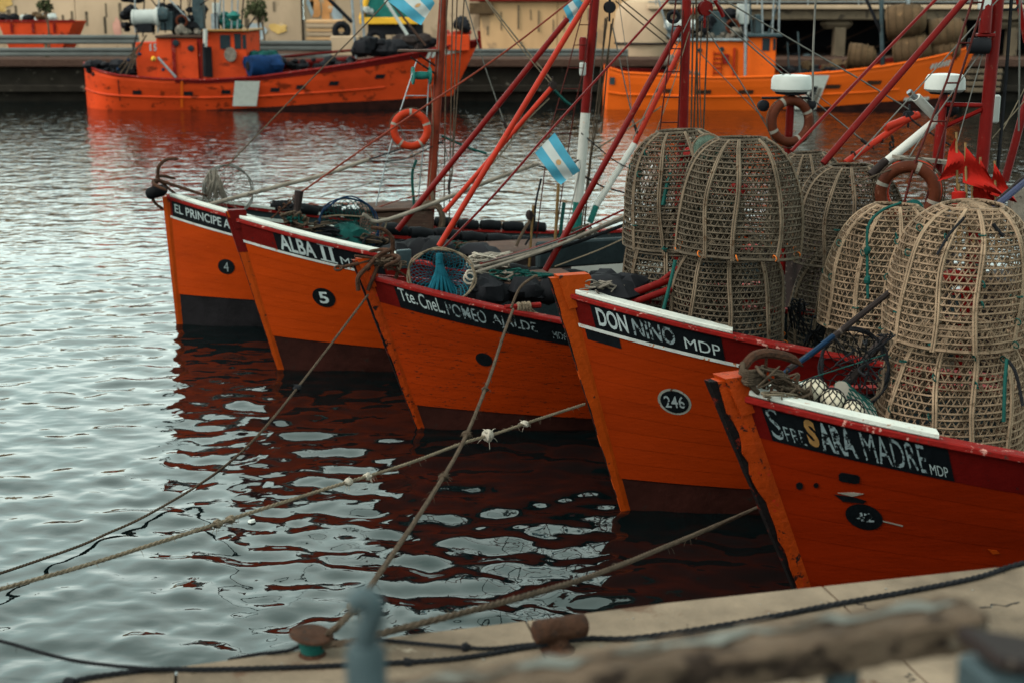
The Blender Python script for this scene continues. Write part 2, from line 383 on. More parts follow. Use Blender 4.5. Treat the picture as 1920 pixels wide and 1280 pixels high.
# far quay and what stands on it
FY = 64.5; FQ = 1.7
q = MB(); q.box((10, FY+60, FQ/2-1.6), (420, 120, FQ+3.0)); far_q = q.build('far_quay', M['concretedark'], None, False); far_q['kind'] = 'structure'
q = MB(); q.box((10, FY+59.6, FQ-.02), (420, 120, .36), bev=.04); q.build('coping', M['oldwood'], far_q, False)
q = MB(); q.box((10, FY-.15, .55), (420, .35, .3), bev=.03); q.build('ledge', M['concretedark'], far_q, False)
# ================================================================== the five moored boats
SB, SP_, SW, SWP, SA1, SG, SBAND = 1.6021, 5.3326, 1.3312, 3.893, .2997, .9755, .2625
BL = 8.6
BOATS = {  # heading, stem height, rake, stem foot x, y, boot line at stem, boot slope
 1: (.282, 1.7898, .0789, -4.643, 19.3492, .436, -.0399),
 2: (.3169, 1.8775, .4739, -2.8433, 16.8868, .4356, -.0945),
 3: (.3499, 1.6715, .5315, -.9782, 14.4183, .2701, -.0762),
 4: (.3279, 1.9899, .5711, 1.0019, 11.935, .312, -.0552),
 5: (.425, 2.0581, .8846, 2.1555, 8.7328, .20, -.03)}
def b_mat(i):
    th, h, r, x, y = BOATS[i][:5]
    return Matrix.Translation((x, y, 0)) @ Matrix.Rotation(th, 4, 'Z')
def taper(u): return 1 - .055*max(u-2.6, 0) - .004*max(u-5, 0)**2
def sheer(i, u): return BOATS[i][1] - SA1*4.5*(1-math.exp(-u/4.5)) + .012*max(u-4, 0)**2
def half(i, u, z):
    t = max(0, min(u/10, 1))
    bs = SB*(1-(1-t)**SP_)*taper(u); bw = SW*(1-(1-t)**SWP)*taper(u)
    if z < 0: return bw*max(.15, 1+z*.9)
    return bw + (bs-bw)*min(z/sheer(i, u), 1.05)**SG
def hp(i, u, z, side=1, off=0.):        # point on the hull skin, boat space; side 1 = the port side facing the quay
    r, h = BOATS[i][2], BOATS[i][1]
    x = -r*z/h + u
    y = half(i, u, z)
    if off:
        e = .02
        dx, dy = Vector((e, half(i, u+e, z)-y)), None
        nx, ny = -(half(i, u+e, z)-y)/e, 1.0
        l = math.hypot(nx, ny); x += nx/l*off; y += ny/l*off
    return Vector((x, -side*y, z))
def hull_uz(i, px, py):                  # where on the port side a line of sight lands
    Mi = b_mat(i); best = None
    def err(u, z):
        p = Mi @ hp(i, u, z); d = p - Vector((0, 0, H)); dd = d.y*cp - d.z*sp
        return (960+F*d.x/dd-px)**2 + (640-F*(d.y*sp+d.z*cp)/dd-py)**2
    for a in range(0, 60):
        for b in range(0, 40):
            u, z = .02+a*.08, b*.055
            e = err(u, z)
            if best is None or e < best[0]: best = (e, u, z)
    e, u, z = best; st = .04
    while st > 1e-4:
        moved = False
        for du, dz in ((st, 0), (-st, 0), (0, st), (0, -st)):
            e2 = err(u+du, z+dz)
            if e2 < e: e, u, z, moved = e2, u+du, z+dz, True
        if not moved: st /= 2
    return u, z
def top_u(i, px, drop=.13):              # u on the name band under a given picture column
    Mi = b_mat(i); lo_, hi_ = 0., 8.
    def x_of(u):
        d = Mi @ hp(i, u, sheer(i, u)-drop) - Vector((0, 0, H)); return 960+F*d.x/(d.y*cp-d.z*sp)
    for _ in range(40):
        m_ = (lo_+hi_)/2
        if x_of(m_) < px: lo_ = m_
        else: hi_ = m_
    return lo_
US = [0, .01, .03, .06, .1, .15, .2, .27, .35, .45, .55, .67, .8, .95, 1.1, 1.3, 1.5, 1.75, 2.0, 2.3, 2.6, 3.0, 3.4, 3.8, 4.3, 4.8, 5.4, 6.0, 6.6, 7.2, 7.8, 8.2, BL]
def zboot(i, u): return max(BOATS[i][5] + BOATS[i][6]*u, .05)
GLYPH = {}
def glyphs(txt, bold=.0):
    k = (txt, bold)
    if k in GLYPH: return GLYPH[k]
    cu = bpy.data.curves.new('t', 'FONT'); cu.body = txt; cu.size = 1; cu.resolution_u = 3; cu.offset = bold
    o = bpy.data.objects.new('t', cu); COL.objects.link(o); dg = bpy.context.evaluated_depsgraph_get(); dg.update()
    me = bpy.data.meshes.new_from_object(o.evaluated_get(dg)); bpy.data.objects.remove(o)
    v = [(p.co.x, p.co.y) for p in me.vertices]; f = [tuple(p.vertices) for p in me.polygons]; bpy.data.meshes.remove(me)
    x0, x1 = min(p[0] for p in v), max(p[0] for p in v); y0, y1 = min(p[1] for p in v), max(p[1] for p in v)
    v = [((p[0]-x0)/(x1-x0), (p[1]-y0)/(y1-y0)) for p in v]
    GLYPH[k] = (v, f); return GLYPH[k]
def lettering(i, root, txt, px0, px1, f0, f1, m, bold=.02, name='lettering', up=0.):
    u0, u1 = top_u(i, px0), top_u(i, px1); v, f = glyphs(txt, bold); mb = MB()
    for x, y in v:
        u = u0 + (u1-u0)*x; z = sheer(i, u) - SBAND*(1-(f0+(f1-f0)*y)) + up
        mb.v.append(hp(i, u, z, 1, .0175))
    mb.f = [tuple(q) for q in f]; mb.m = [0]*len(f)
    return mb.build(name, m, root, False, world=False)
def disc(i, root, px, py, rad, digits, ring=None, dm='letter', dh=.55, dw=.5, bold=.0):
    u, z = hull_uz(i, px, py)
    def pt(a, b, off): return hp(i, u+a, z+b, 1, off)
    def dk(r_, off): return [pt(r_*math.cos(2*math.pi*k/28), r_*math.sin(2*math.pi*k/28), off) for k in range(28)]
    mb = MB()
    if ring:
        mb.poly(dk(rad, .010)[::-1]); ro = mb.build('number_ring', M['ringgrey'], root, False, world=False)
        mb = MB(); rad *= .84
    mb.poly(dk(rad, .014)[::-1]); d = mb.build('number_disc', M['black'], root, False, world=False)
    if digits:
        v, f = glyphs(digits, bold); mb = MB()
        mb.v = [pt((x-.5)*rad*2*dw, (y-.5)*rad*2*dh, .018) for x, y in v]; mb.f = f; mb.m = [0]*len(f)
        mb.build('number', M[dm], root, False, world=False)
    return u, z
def make_boat(i, label, hullm, bootm, stemm, stem_head, cap_px, band_white, board_px, capw=.1, stem_topm=None, worn=.04, ragged=.01):
    th, h, r, X0, Y0, zb0, zbs = BOATS[i]
    root = thing('fishing_boat', (X0, Y0, 0), label, 'fishing boat', th, 'orange fishing boats moored side by side')
    # outer shell: starboard, transom and the backing of the port planking
    mb = MB()
    zf = (-.55, -.25, 0.)
    for side in (1, -1):
        rows = []
        for u in US:
            zs = sheer(i, u); zb = zboot(i, u)
            zz = [-.6, -.3, 0., zb] + [zb + (zs-SBAND-zb)*k/5 for k in range(1, 6)] + [zs]
            rows.append([hp(i, u, z, side) for z in zz])
        for k in range(9):
            mb.mi = 1 if k < 3 else 0
            if k == 8: mb.mi = 2
            st = [[rw[k], rw[k+1]] for rw in rows]
            mb.grid(st if side == 1 else st[::-1])
    e = [hp(i, BL, z, s_) for s_, zz in ((1, (-.6, 0, .3, sheer(i, BL))), (-1, (sheer(i, BL), .3, 0, -.6))) for z in zz]
    mb.mi = 0; mb.poly(e)
    mb.build('hull', [M[hullm], M[bootm], M['red']], root, world=False)
    # port planking, plank by plank, each a little rounded so the seams read
    n = 9
    for k in range(n):
        rows = []
        for u in US:
            zs, zb = sheer(i, u)-SBAND, zboot(i, u); a, b = zb+(zs-zb)*k/n, zb+(zs-zb)*(k+1)/n
            g = .0012
            rows.append([hp(i, u, a+(b-a)*f+(g if f == 0 else -g if f == 1 else 0), 1, .0085) for f in (0, .5, 1)])
        MB().grid(rows).build('plank', M[hullm], root, world=False)
    def band(u0, u1, f0, f1, off, m, name, steps=30, thick=.006):
        rows = []
        for k in range(steps+1):
            u = u0+(u1-u0)*(k/steps)**(1.6 if u0 < .05 else 1); zs = sheer(i, u)
            a, b = zs-SBAND*(1-f0), zs-SBAND*(1-f1)
            rows.append([hp(i, u, a, 1, off-thick), hp(i, u, a, 1, off), hp(i, u, b, 1, off), hp(i, u, b, 1, off-thick)])
        mb = MB().grid(rows)
        if u0 > .05: mb.poly(rows[0])
        mb.poly(rows[-1][::-1]); return mb.build(name, M[m], root, False, world=False)
    band(.0, BL, 0., .985, .011, 'red', 'sheer_strake', 44)
    if band_white: band(.02, top_u(i, band_white, .25), -.03, .085, .018, 'whiteline', 'painted_line', 30)
    if board_px: band(top_u(i, board_px[0]), top_u(i, board_px[1]), .085 if band_white else .02, .93, .0145, 'black', 'name_board', 24, .004)
    # gunwale: red rail all round, pale cap plank over the bow
    def rail(u0, u1, side, o0, o1, z0, z1, m, name, steps=34, round_=.008, capw=1.):
        rows = []
        for k in range(steps+1):
            u = u0+(u1-u0)*(k/steps)**(1.5 if u0 < .12 else 1); zs = sheer(i, u)
            lim = min(-o0, half(i, u, zs)*.98)
            sec = [(-lim, z0), (-lim, z1), (o1-round_, z1), (o1, z1-round_), (o1, z0+round_), (o1-round_, z0)]
            rows.append([hp(i, u, zs, side, o) + Vector((0, 0, z)) for o, z in sec])
        mb = MB(); mb.grid(rows, closed=True) if side == 1 else mb.grid(rows[::-1], closed=True)
        mb.poly(rows[0]); mb.poly(rows[-1][::-1])
        return mb.build(name, M[m], root, world=False)
    for s_ in (1, -1): rail(.03, BL, s_, -.09, .035, -.022, .022, 'redrail', 'gunwale')
    if cap_px:
        uc = top_u(i, cap_px, -.03)
        for s_ in (1, -1): rail(.06, uc, s_, -capw, .018, .0235, .062, 'white', 'gunwale_cap')
    # inner bulwark, deck
    mb = MB(); din = .42
    for s_ in (1, -1):
        rows = []
        for u in US[5:]:
            zs = sheer(i, u); b = half(i, u, zs)
            o = -min(.06, b*.5); rows.append([hp(i, u, zs-.02, s_, o), hp(i, u, zs-din, s_, o)])
        mb.grid(rows if s_ == -1 else rows[::-1])
    mb.build('bulwark_lining', M['inner'], root, world=False)
    w = 0; nd = 13                                            # deck planks run fore and aft
    for k in range(nd):
        f0, f1 = -1+2*k/nd, -1+2*(k+1)/nd; rows = []
        for u in US[6:]:
            zs = sheer(i, u)-din; b = half(i, u, zs)-.05; x = -r*(zs)/h+u
            rows.append([Vector((x, b*f0+.004, zs)), Vector((x, b*f1-.004, zs))])
        MB().grid(rows).build('deck_plank', M['deck'], root, False, world=False)
    # stem post
    top, w0, w1, front, head_aft = stem_head
    zc = top-(.02 if head_aft > 0 else 0); g = random.Random(i*7); n = 40
    main, cut = [], []; rag = 0.
    for k in range(n+1):
        z = -.6 + (h+zc+.6)*k/n; x = -r*z/h; q = max(z, 0)/(h+top)
        xf = x-(.04+(front-.04)*q); w_ = (w0+(w1-w0)*q)/2; xb = x+.10-.02*q
        rag = .6*rag + g.uniform(-1, 1)*ragged; fm = min(max(worn+rag, .03), .9); xm = xf+(x-xf)*fm
        wm = w_*(.55+.45*fm)
        main.append([Vector((xb, w_, z)), Vector((x, w_, z)), Vector((xm, wm, z)), Vector((xm, -wm, z)), Vector((x, -w_, z)), Vector((xb, -w_, z))])
        o_ = .004+g.uniform(0, .006)*ragged*8
        cut.append([Vector((xm, wm-o_, z)), Vector((xf+o_*.5, w_*.55-o_*.5, z)), Vector((xf+o_*.5, -w_*.55+o_*.5, z)), Vector((xm, -wm+o_, z))])
    mb = MB(); mb.grid(main, closed=True); mb.poly(main[-1]); mb.build('stem_post', M[stemm], root, world=False, smooth=False)
    mb = MB(); mb.grid(cut); mb.poly(cut[-1]); mb.build('cutwater', M['cutwater'] if worn > .05 else M[stemm], root, world=False, smooth=False)
    def wd_(z): return w0 + (w1-w0)*max(z, 0)/(h+top)
    if head_aft > 0:                     # the timber head standing above the rail
        zt = h+top; w_ = wd_(zt)/2+.012; mb = MB()
        xb0, xb1 = -r*(h-.12)/h+.03, -r*zt/h+head_aft; xf0 = -r*(h-.12)/h-.03; xf1 = -r*zt/h-.05
        A = [(xf0, h-.12), (xf1, zt), (xb1-.02, zt), (xb1, zt-.03), (xb0+.08, h-.10)]
        L_ = [Vector((x, -w_, z)) for x, z in A]; Rr = [Vector((x, w_, z)) for x, z in A]
        mb.grid([L_, Rr], closed=True); mb.poly(L_[::-1]); mb.poly(Rr)
        mb.build('stem_head', M[stem_topm or stemm], root, world=False, smooth=False)
    elif stem_topm: pass
    return root
B = {}
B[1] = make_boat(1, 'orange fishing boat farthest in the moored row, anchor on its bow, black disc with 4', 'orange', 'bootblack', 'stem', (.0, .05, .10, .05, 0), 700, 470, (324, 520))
lettering(1, B[1], 'EL PRINCIPE AZUL', 329, 462, .32, .78, M['letter'], .012)
disc(1, B[1], 425, 500, .107, '4', None, 'digits', .62, .30)
B[2] = make_boat(2, 'orange fishing boat with a dark red stem head, second in row, black disc with 5', 'orange', 'boot', 'stem', (.11, .045, .085, .08, .17), 745, 700, (517, 720), stem_topm='red', worn=.10, ragged=.04)
lettering(2, B[2], 'ALBA', 525, 592, .16, .90, M['letter'], .022)
lettering(2, B[2], 'II', 604, 626, .16, .88, M['letter'], .0)
for fy in (.14, .86):
    u0, u1 = top_u(2, 599), top_u(2, 631); z0 = -SBAND*(1-fy)
    MB().grid([[hp(2, u0+(u1-u0)*k/6, sheer(2, u0+(u1-u0)*k/6)+z0+dz, 1, .0185) for k in range(7)] for dz in (0, .016)][::-1]).build('lettering', M['letter'], B[2], False, world=False)
lettering(2, B[2], 'MDP', 638, 690, .16, .52, M['letter'], 0)
disc(2, B[2], 608, 558, .122, '5', None, 'letter', .60, .42, .02)
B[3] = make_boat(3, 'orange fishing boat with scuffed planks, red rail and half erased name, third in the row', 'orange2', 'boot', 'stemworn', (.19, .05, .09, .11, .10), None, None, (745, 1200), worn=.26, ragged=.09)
lettering(3, B[3], 'Tte.', 751, 783, .34, .88, M['letter'], .005)
lettering(3, B[3], 'CneL.', 787, 833, .26, .86, M['letter'], .005)
lettering(3, B[3], 'POMEO', 838, 912, .24, .78, M['letterworn'], .005)
lettering(3, B[3], 'AJALDE', 923, 1007, .22, .74, M['lettergone'], .005)
lettering(3, B[3], 'MDP', 1035, 1062, .22, .52, M['letterworn'], 0)
disc(3, B[3], 908, 673, .075, None)
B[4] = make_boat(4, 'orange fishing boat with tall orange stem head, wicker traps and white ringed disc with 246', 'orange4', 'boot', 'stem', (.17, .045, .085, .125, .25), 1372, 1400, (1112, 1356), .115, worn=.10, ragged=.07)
lettering(4, B[4], 'DON', 1121, 1177, .22, .84, M['letter'], .022)
lettering(4, B[4], 'NINO', 1187, 1266, .22, .82, M['letterworn'], .018)
lettering(4, B[4], 'MDP', 1283, 1350, .22, .60, M['letter'], 0)
disc(4, B[4], 1265, 752, .122, '246', True, 'digits', .55, .72, .012)
mb = MB(); u0, u1 = top_u(4, 1096, .25), top_u(4, 1160, .25)
mb.grid([[hp(4, u0+(u1-u0)*k/10, sheer(4, u0+(u1-u0)*k/10)-SBAND-.012-d, 1, .0125) for k in range(11)] for d in (0, .095)][::-1]); mb.build('dark_patch', M['black'], B[4], False, world=False)
B[5] = make_boat(5, 'red orange fishing boat nearest the quay, its stem badly chipped, cream floats in the bow', 'redorange', 'boot', 'stemworn', (.13, .06, .12, .15, .16), 1757, None, (1437, 1782), .085, worn=.36, ragged=.16)
lettering(5, B[5], 'S', 1442, 1464, .10, .96, M['letterworn'], .0)
lettering(5, B[5], 'PRE', 1467, 1506, .12, .50, M['letterworn'], -.005)
lettering(5, B[5], 'S', 1511, 1532, .14, .86, M['ochre'], .045)
lettering(5, B[5], 'ARA', 1535, 1602, .10, .86, M['letterworn'], .03)
lettering(5, B[5], 'MADRE', 1616, 1735, .10, .86, M['letterworn'], 0)
lettering(5, B[5], 'MDP', 1739, 1773, .10, .38, M['letter'], .0)
disc(5, B[5], 1620, 967, .095, '42', None, 'lettergone', .36, .50, .03)
def patch(i, pts, m, name, off=.0115):      # a small plate or opening on the port side, corners given as seen
    c = [hull_uz(i, *p) for p in pts]; mb = MB()
    mb.poly([hp(i, u, z, 1, off+.004) for u, z in c][::-1])
    a = [hp(i, u, z, 1, off+.004) for u, z in c]; b = [hp(i, u, z, 1, .0) for u, z in c]
    mb.grid([a, b], closed=True); return mb.build(name, M[m], B[i], False, world=False)
patch(5, [(1572, 888), (1578, 884), (1608, 889), (1612, 893), (1611, 903), (1604, 905), (1578, 901), (1573, 898)], 'black', 'slot_plate')
patch(5, [(1564, 925), (1600, 930), (1624, 937), (1618, 942), (1580, 938)], 'black', 'slot_plate')
patch(5, [(1570, 922), (1600, 921), (1620, 924), (1598, 929)], 'tape', 'scrape_mark', .010)
for x, y, r_ in ((1499, 909, 7), (1530, 908, 5)):
    patch(5, [(x+r_*math.cos(k*.785), y+r_*math.sin(k*.785)) for k in range(8)], 'black', 'bolt_hole')

# dark red upper part of the second boat's stem
th, h, r = BOATS[2][:3]; mb = MB(); rows = []
for z in (h-.40, h-.2, h+.02):
    x = -r*z/h; q = z/(h+.11); xf = x-(.045+.035*q)-.004; w_ = (.045+.04*q)/2+.003; rows.append([Vector((x+.05, w_, z)), Vector((x, w_, z)), Vector((xf, w_*.6, z)), Vector((xf, -w_*.6, z)), Vector((x, -w_, z)), Vector((x+.05, -w_, z))])
mb.grid(rows); mb.build('stem_red_cap', M['red'], B[2], world=False, smooth=False)

patch(5, [(1642, 971), (1692, 983), (1692, 985.5), (1642, 973)], 'tape', 'scrape_mark', .010)
patch(5, [(1852, 1028), (1868, 1030), (1874, 1036), (1860, 1037)], 'stem', 'scrape_mark', .010)
# ================================================================== masts, spars and wires (parts of each boat)
def bp(i, px, py, lat=0.):               # the point of a boat's fore-and-aft plane (shifted to port by lat) in a line of sight
    th, h, r, X0, Y0 = BOATS[i][:5]; n = Vector((math.sin(th), -math.cos(th), 0)); o = Vector((X0, Y0, 0)) + n*lat
    d = ray(px, py); return Vector((0, 0, H)) + d*((o-Vector((0, 0, H))).dot(n)/d.dot(n))
def pxs(P): return F/((P.y)*cp - (P.z-H)*sp)      # photo pixels per metre there
def spar(i, a, b, wpx, m, name='spar', lat=0., ext=0., n=10, taper_=1.):
    A, Bb = bp(i, *a, lat) if len(a) == 2 else bp(i, *a), bp(i, *b, lat) if len(b) == 2 else bp(i, *b)
    if ext: Bb = A + (Bb-A)*(1+ext)
    r = wpx/2/pxs(A.lerp(Bb, .5)); mid = A.lerp(Bb, .5)
    return MB().tube([A, A.lerp(Bb, .33), A.lerp(Bb, .66), Bb], [r, r, r*(1+taper_)/2, r*taper_], n).build(name, M[m], B[i])
def wire(i, pts, m='wire', r=.006, name='stay_wire', lat=0., n=5, smooth=6):
    P = [bp(i, *p, lat) if len(p) == 2 else bp(i, *p) for p in pts]
    return MB().tube(curve(P, smooth) if len(P) > 2 else P, r, n).build(name, M[m], B[i])
def ladder(i, L_, R_, rungs, m, r=.009, lat=0., rr=None):
    """two rails as polylines from the top, rungs at the given picture heights"""
    PL, PR = [bp(i, *p, lat) for p in L_], [bp(i, *p, lat) for p in R_]
    MB().tube(PL, r, 6).build('ladder_rail', M[m], B[i]); MB().tube(PR, r, 6).build('ladder_rail', M[m], B[i])
    def at(poly, y):
        for a, b in zip(poly, poly[1:]):
            if a[1] <= y <= b[1]: t = (y-a[1])/(b[1]-a[1]); return (a[0]+(b[0]-a[0])*t, y)
        return poly[-1]
    for y in rungs:
        MB().tube([bp(i, *at(L_, y), lat), bp(i, *at(R_, y), lat)], rr or r*.8, 6).build('rung', M[m], B[i])
def block(i, px, py, w, h_, m='darkstuff', lat=0.):   # a pulley block: two cheeks, a sheave and a becket
    P = bp(i, px, py, lat); s = 1/pxs(P); ax = Vector((math.sin(BOATS[i][0]), -math.cos(BOATS[i][0]), 0))
    mb = MB()
    for k in (-1, 1): mb.lathe([(w*s*.2, 0), (w*s*.5, 0), (w*s*.5, .012), (w*s*.2, .014)], P + ax*(.02*k) - Vector((0, 0, 0)), ax*k, 14)
    mb.lathe([(w*s*.42, -.018), (w*s*.34, 0), (w*s*.42, .018)], P, ax, 14)
    mb.tube([P + Vector((0, 0, w*s*.3)), P + Vector((0, 0, h_*s*.6))], w*s*.12, 6); mb.tube([P - Vector((0, 0, w*s*.3)), P - Vector((0, 0, h_*s*.6))], w*s*.10, 6)
    return mb.build('pulley_block', M[m], B[i])
def turnbuckle(i, a, b, lat=0.):
    A, Bb = bp(i, *a, lat), bp(i, *b, lat)
    MB().tube([A, A.lerp(Bb, .2), A.lerp(Bb, .25), A.lerp(Bb, .75), A.lerp(Bb, .8), Bb], [.008, .008, .02, .02, .008, .008], 8).build('turnbuckle', M['darkwood'], B[i])
def mast(i, top, bot, w, segs, ext=.5):
    A, T = bp(i, *bot), bp(i, *top); T = A + (T-A)*(1+ext); cuts = [0] + [c for c, _ in segs]; n = 14
    for k, (c, m) in enumerate(segs):
        a, b = cuts[k], cuts[k+1]; r = w/2/pxs(A)
        r0, r1 = r*(1.05-.12*a), r*(1.05-.12*b)
        MB().tube([A.lerp(T, a), A.lerp(T, (a+b)/2), A.lerp(T, b)], [r0, (r0+r1)/2, r1], n, caps=True).build('mast' if k == len(segs)-1 else 'mast_foot', M[m], B[i])
    return A, T

# ---- boat 1
mast(1, (836, -60), (803, 442), 17, [(1, 'mastrust')])
P = bp(1, 808, 98); s1 = 1/pxs(P)
pl = MB(); pl.box(P + Vector((-.17, -.02, .02)), (.58, .34, .03), bev=.006); pf = pl.build('mast_platform', M['oldwood'], B[1], False)
MB().tube([bp(1, 770, 108), bp(1, 818, 140)], .014, 6).build('platform_brace', M['darkwood'], B[1])
MB().tube([bp(1, 786, 104), bp(1, 822, 128)], .014, 6).build('platform_brace', M['darkwood'], B[1])
c = bp(1, 790, 142)
rl = MB(); ax = Vector((1, .25, 0)).normalized()
rl.lathe([(.125, -.13), (.125, -.11), (.05, -.10), (.06, 0), (.05, .10), (.125, .11), (.125, .13)], c, ax, 18); rl.build('line_reel', M['mastgreen'], B[1])
ladder(1, [(782, 112), (745, 225), (722, 312), (705, 386)], [(806, 112), (800, 225), (790, 312), (782, 400)], [180, 245, 313], 'steel', .010)
wire(1, [(720, -30), (725, 3), (560, 173), (423, 315)], 'ropebrown', .010, 'forestay', smooth=4)
wire(1, [(423, 315), (365, 395)], 'wire', .006)
for a, b in (((849, -30), (842, 452)), ((858, -30), (848, 330)), ((838, -30), (832, 440)), ((872, -20), (846, 340))): wire(1, [a, b], 'ropebrown', .010, 'halyard', .1)
turnbuckle(1, (843, 330), (841, 365), .1)
wire(1, [(781, 300), (773, 330), (777, 400), (771, 430)], 'greentwine', .022, 'strop')
wire(1, [(867, -20), (905, 112), (946, 232)], 'wire', .009); turnbuckle(1, (943, 222), (951, 245))
wire(1, [(905, -10), (975, 80), (1042, 160)], 'rope', .012, 'halyard')
wire(1, [(690, 300), (770, 275), (832, 268)], 'ropedark', .011, 'guy_rope'); wire(1, [(828, 255), (850, 265), (880, 278), (912, 288)], 'greentwine', .018, 'guy_rope'); wire(1, [(905, 287), (960, 300), (1010, 312)], 'rope', .008, 'guy_rope')
wire(1, [(690, 300), (740, 305), (822, 310)], 'wire', .007); wire(1, [(600, 370), (690, 345), (826, 310), (836, 280)], 'wire', .007)
hb = MB(); P = bp(1, 742, 425); hb.box(P + Vector((0, .1, .0)), (.95, .7, .48), Matrix.Rotation(.28, 3, 'Z'), .015); hx = hb.build('deck_house', M['oldwood'], B[1], False)
hb = MB(); P = bp(1, 742, 391); hb.box(P + Vector((0, .1, .02)), (1.02, .76, .035), Matrix.Rotation(.28, 3, 'Z'), .008); hb.build('deck_house_lid', M['oldwood'], B[1], False)
post = MB(); P = bp(1, 770, 440); post.box(P, (.12, .12, .5), bev=.01); post.build('bitt_post', M['darkwood'], B[1], False)
wire(1, [(808, 338), (806, 380)], 'rope', .02, 'coil_hanger')
# ---- boat 2
mast(2, (1120, -60), (1079, 442), 18, [(.10, 'mastgreen'), (.36, 'mastwhite'), (1, 'mastred')], .3)
ladder(2, [(1102, -10), (1086, 47), (1065, 128), (1043, 206), (1030, 250), (1006, 445)], [(1112, -10), (1103, 60), (1094, 128), (1077, 206), (1070, 250), (1042, 440)], [9, 47, 85, 128, 167, 206, 250, 300, 345, 395], 'ladderred', .008, .18)
P = bp(2, 1093, 90, .1)
MB().lathe([(.02, -.16), (.05, -.15), (.05, .10), (.035, .13)], P, (0, 0, 1), 12).build('mast_lamp', M['mastred'], B[2]); MB().lathe([(.03, -.09), (.042, -.07), (.042, .06), (.03, .07)], P - Vector((0, 0, .25)), (0, 0, 1), 12).build('lamp_glass', M['plastic'], B[2])
spar(2, (745, 432), (1064, 36), 11, 'mastred', 'strut')
wire(2, [(563, 362), (740, 238), (930, 110), (1078, -4)], 'mastrust', .012, 'forestay')
wire(2, [(563, 362), (545, 378), (508, 410)], 'rust', .010, 'forestay_chain')
for k in range(5):
    x, y = 562-k*9.5, 364+k*7; MB().torus(bp(2, x, y), .024, .008, (.3*k, 1, .6*(k % 2)), 12, 6).build('chain_link', M['rust'], B[2])
st = MB(); a, b = bp(2, 561, 358), bp(2, 556, 402); st.tube([a, b], [.055, .045], 8); st.build('bow_bitt', M['darkwood'], B[2])
block(2, 1143, 14, 22, 44); 
for a, b in (((1139, 32), (1090, 430)), ((1150, 35), (1108, 300)), ((1135, 35), (1118, 250)), ((1146, 45), (1128, 250))): wire(2, [a, b], 'ropebrown', .010, 'halyard', -.1)
wire(2, [(1108, 300), (1098, 400), (1092, 470)], 'ropebrown', .012, 'halyard', -.1)
wire(2, [(1154, 2), (1200, 42), (1262, 92)], 'ropebrown', .009, 'backstay'); wire(2, [(1160, -4), (1215, 40), (1270, 85)], 'ropebrown', .009, 'backstay')
wire(2, [(1149, 52), (1170, 150), (1190, 238)], 'wire', .009); turnbuckle(2, (1188, 228), (1196, 256))
spar(2, (1106, 418), (1118, 386), 12, 'mastgreen', 'boom_foot'); spar(2, (1118, 386), (1190, 270), 12, 'mastwhite', 'boom'); spar(2, (1190, 270), (1277, 92), 10, 'sparorange', 'boom_head')
spar(2, (833, 398), (1034, 165), 9, 'sparorange', 'light_spar', .3)
block(2, 1036, 160, 14, 26, 'darkwood', .3)
wire(2, [(1030, 185), (985, 230), (930, 300), (880, 345)], 'rope', .010, 'halyard', .3); wire(2, [(1040, 170), (1060, 190), (1075, 200)], 'greentwine', .02, 'strop', .3)
wire(2, [(1095, 330), (1130, 350), (1185, 365)], 'ropedark', .012, 'guy_rope'); wire(2, [(1110, 285), (1165, 250), (1240, 200)], 'rope', .010, 'guy_rope')
wire(2, [(1015, 335), (1005, 380), (1000, 430), (985, 460)], 'ropedark', .014, 'shroud', .2); wire(2, [(1002, 400), (978, 440), (968, 462)], 'ropebrown', .02, 'shroud', .2)
MB().ball(bp(2, 993, 404, .2), .05, 8, .07, .3, 3).build('deadeye', M['darkwood'], B[2])
spar(2, (1047, 345), (1038, 505), 6, 'bamboo', 'cane_pole', .2); spar(2, (1000, 385), (992, 500), 5, 'bamboo', 'cane_pole', .2)
wire(2, [(1058, 380), (1053, 420), (1050, 450)], 'greentwine', .025, 'strop', .2)
hb = MB(); P = bp(2, 975, 485, -.2); hb.box(P, (1.3, .8, .34), Matrix.Rotation(.32, 3, 'Z'), .02); hb.build('hatch_box', M['darkwood'], B[2], False)
hb = MB(); P = bp(2, 975, 463, -.2); hb.box(P, (1.38, .86, .04), Matrix.Rotation(.32, 3, 'Z'), .01); hb.build('hatch_lid', M['oldwood'], B[2], False)
hb = MB(); P = bp(2, 1150, 500, -.3); hb.box(P, (1.6, 1., .5), Matrix.Rotation(.32, 3, 'Z'), .02); hb.build('wheelhouse_front', M['mastwhite'], B[2], False)
# ---- boat 3
mast(3, (1288, -20), (1281, 250), 17, [(1, 'mastred')], .9)
A = bp(3, 1281, 250); MB().tube([A, Vector((A.x-.06, A.y, .75))], .055, 12).build('mast_foot', M['mastred'], B[3])
ladder(3, [(1268, -4), (1251, 135), (1235, 262)], [(1281, 20), (1276, 135), (1270, 262)], [50, 92, 135, 183, 230], 'ladderred', .009, .1)
spar(3, (823, 462), (1103, 0), 11, 'sparorange', 'forestay_spar', 0, .62)
wire(3, [(826, 470), (930, 362), (1037, 240), (1200, 60), (1262, -10)], 'mastred', .014, 'forestay', smooth=4)
spar(3, (1022, 508), (1276, 50), 12, 'mastred', 'strut')
block(3, 1322, 16, 28, 60, 'mastred', -.05)
for a, b in (((1309, 36), (1301, 244)), ((1328, 32), (1319, 244)), ((1305, -10), (1309, 240)), ((1300, 10), (1296, 240))): wire(3, [a, b], 'ropebrown', .010, 'halyard', -.08)
wire(3, [(1340, -10), (1520, 96), (1619, 153), (1703, 205)], 'wire', .009, 'backstay', smooth=3)
wire(3, [(1330, 20), (1520, 184), (1619, 265)], 'wire', .009, 'backstay', smooth=3); turnbuckle(3, (1610, 258), (1630, 274))
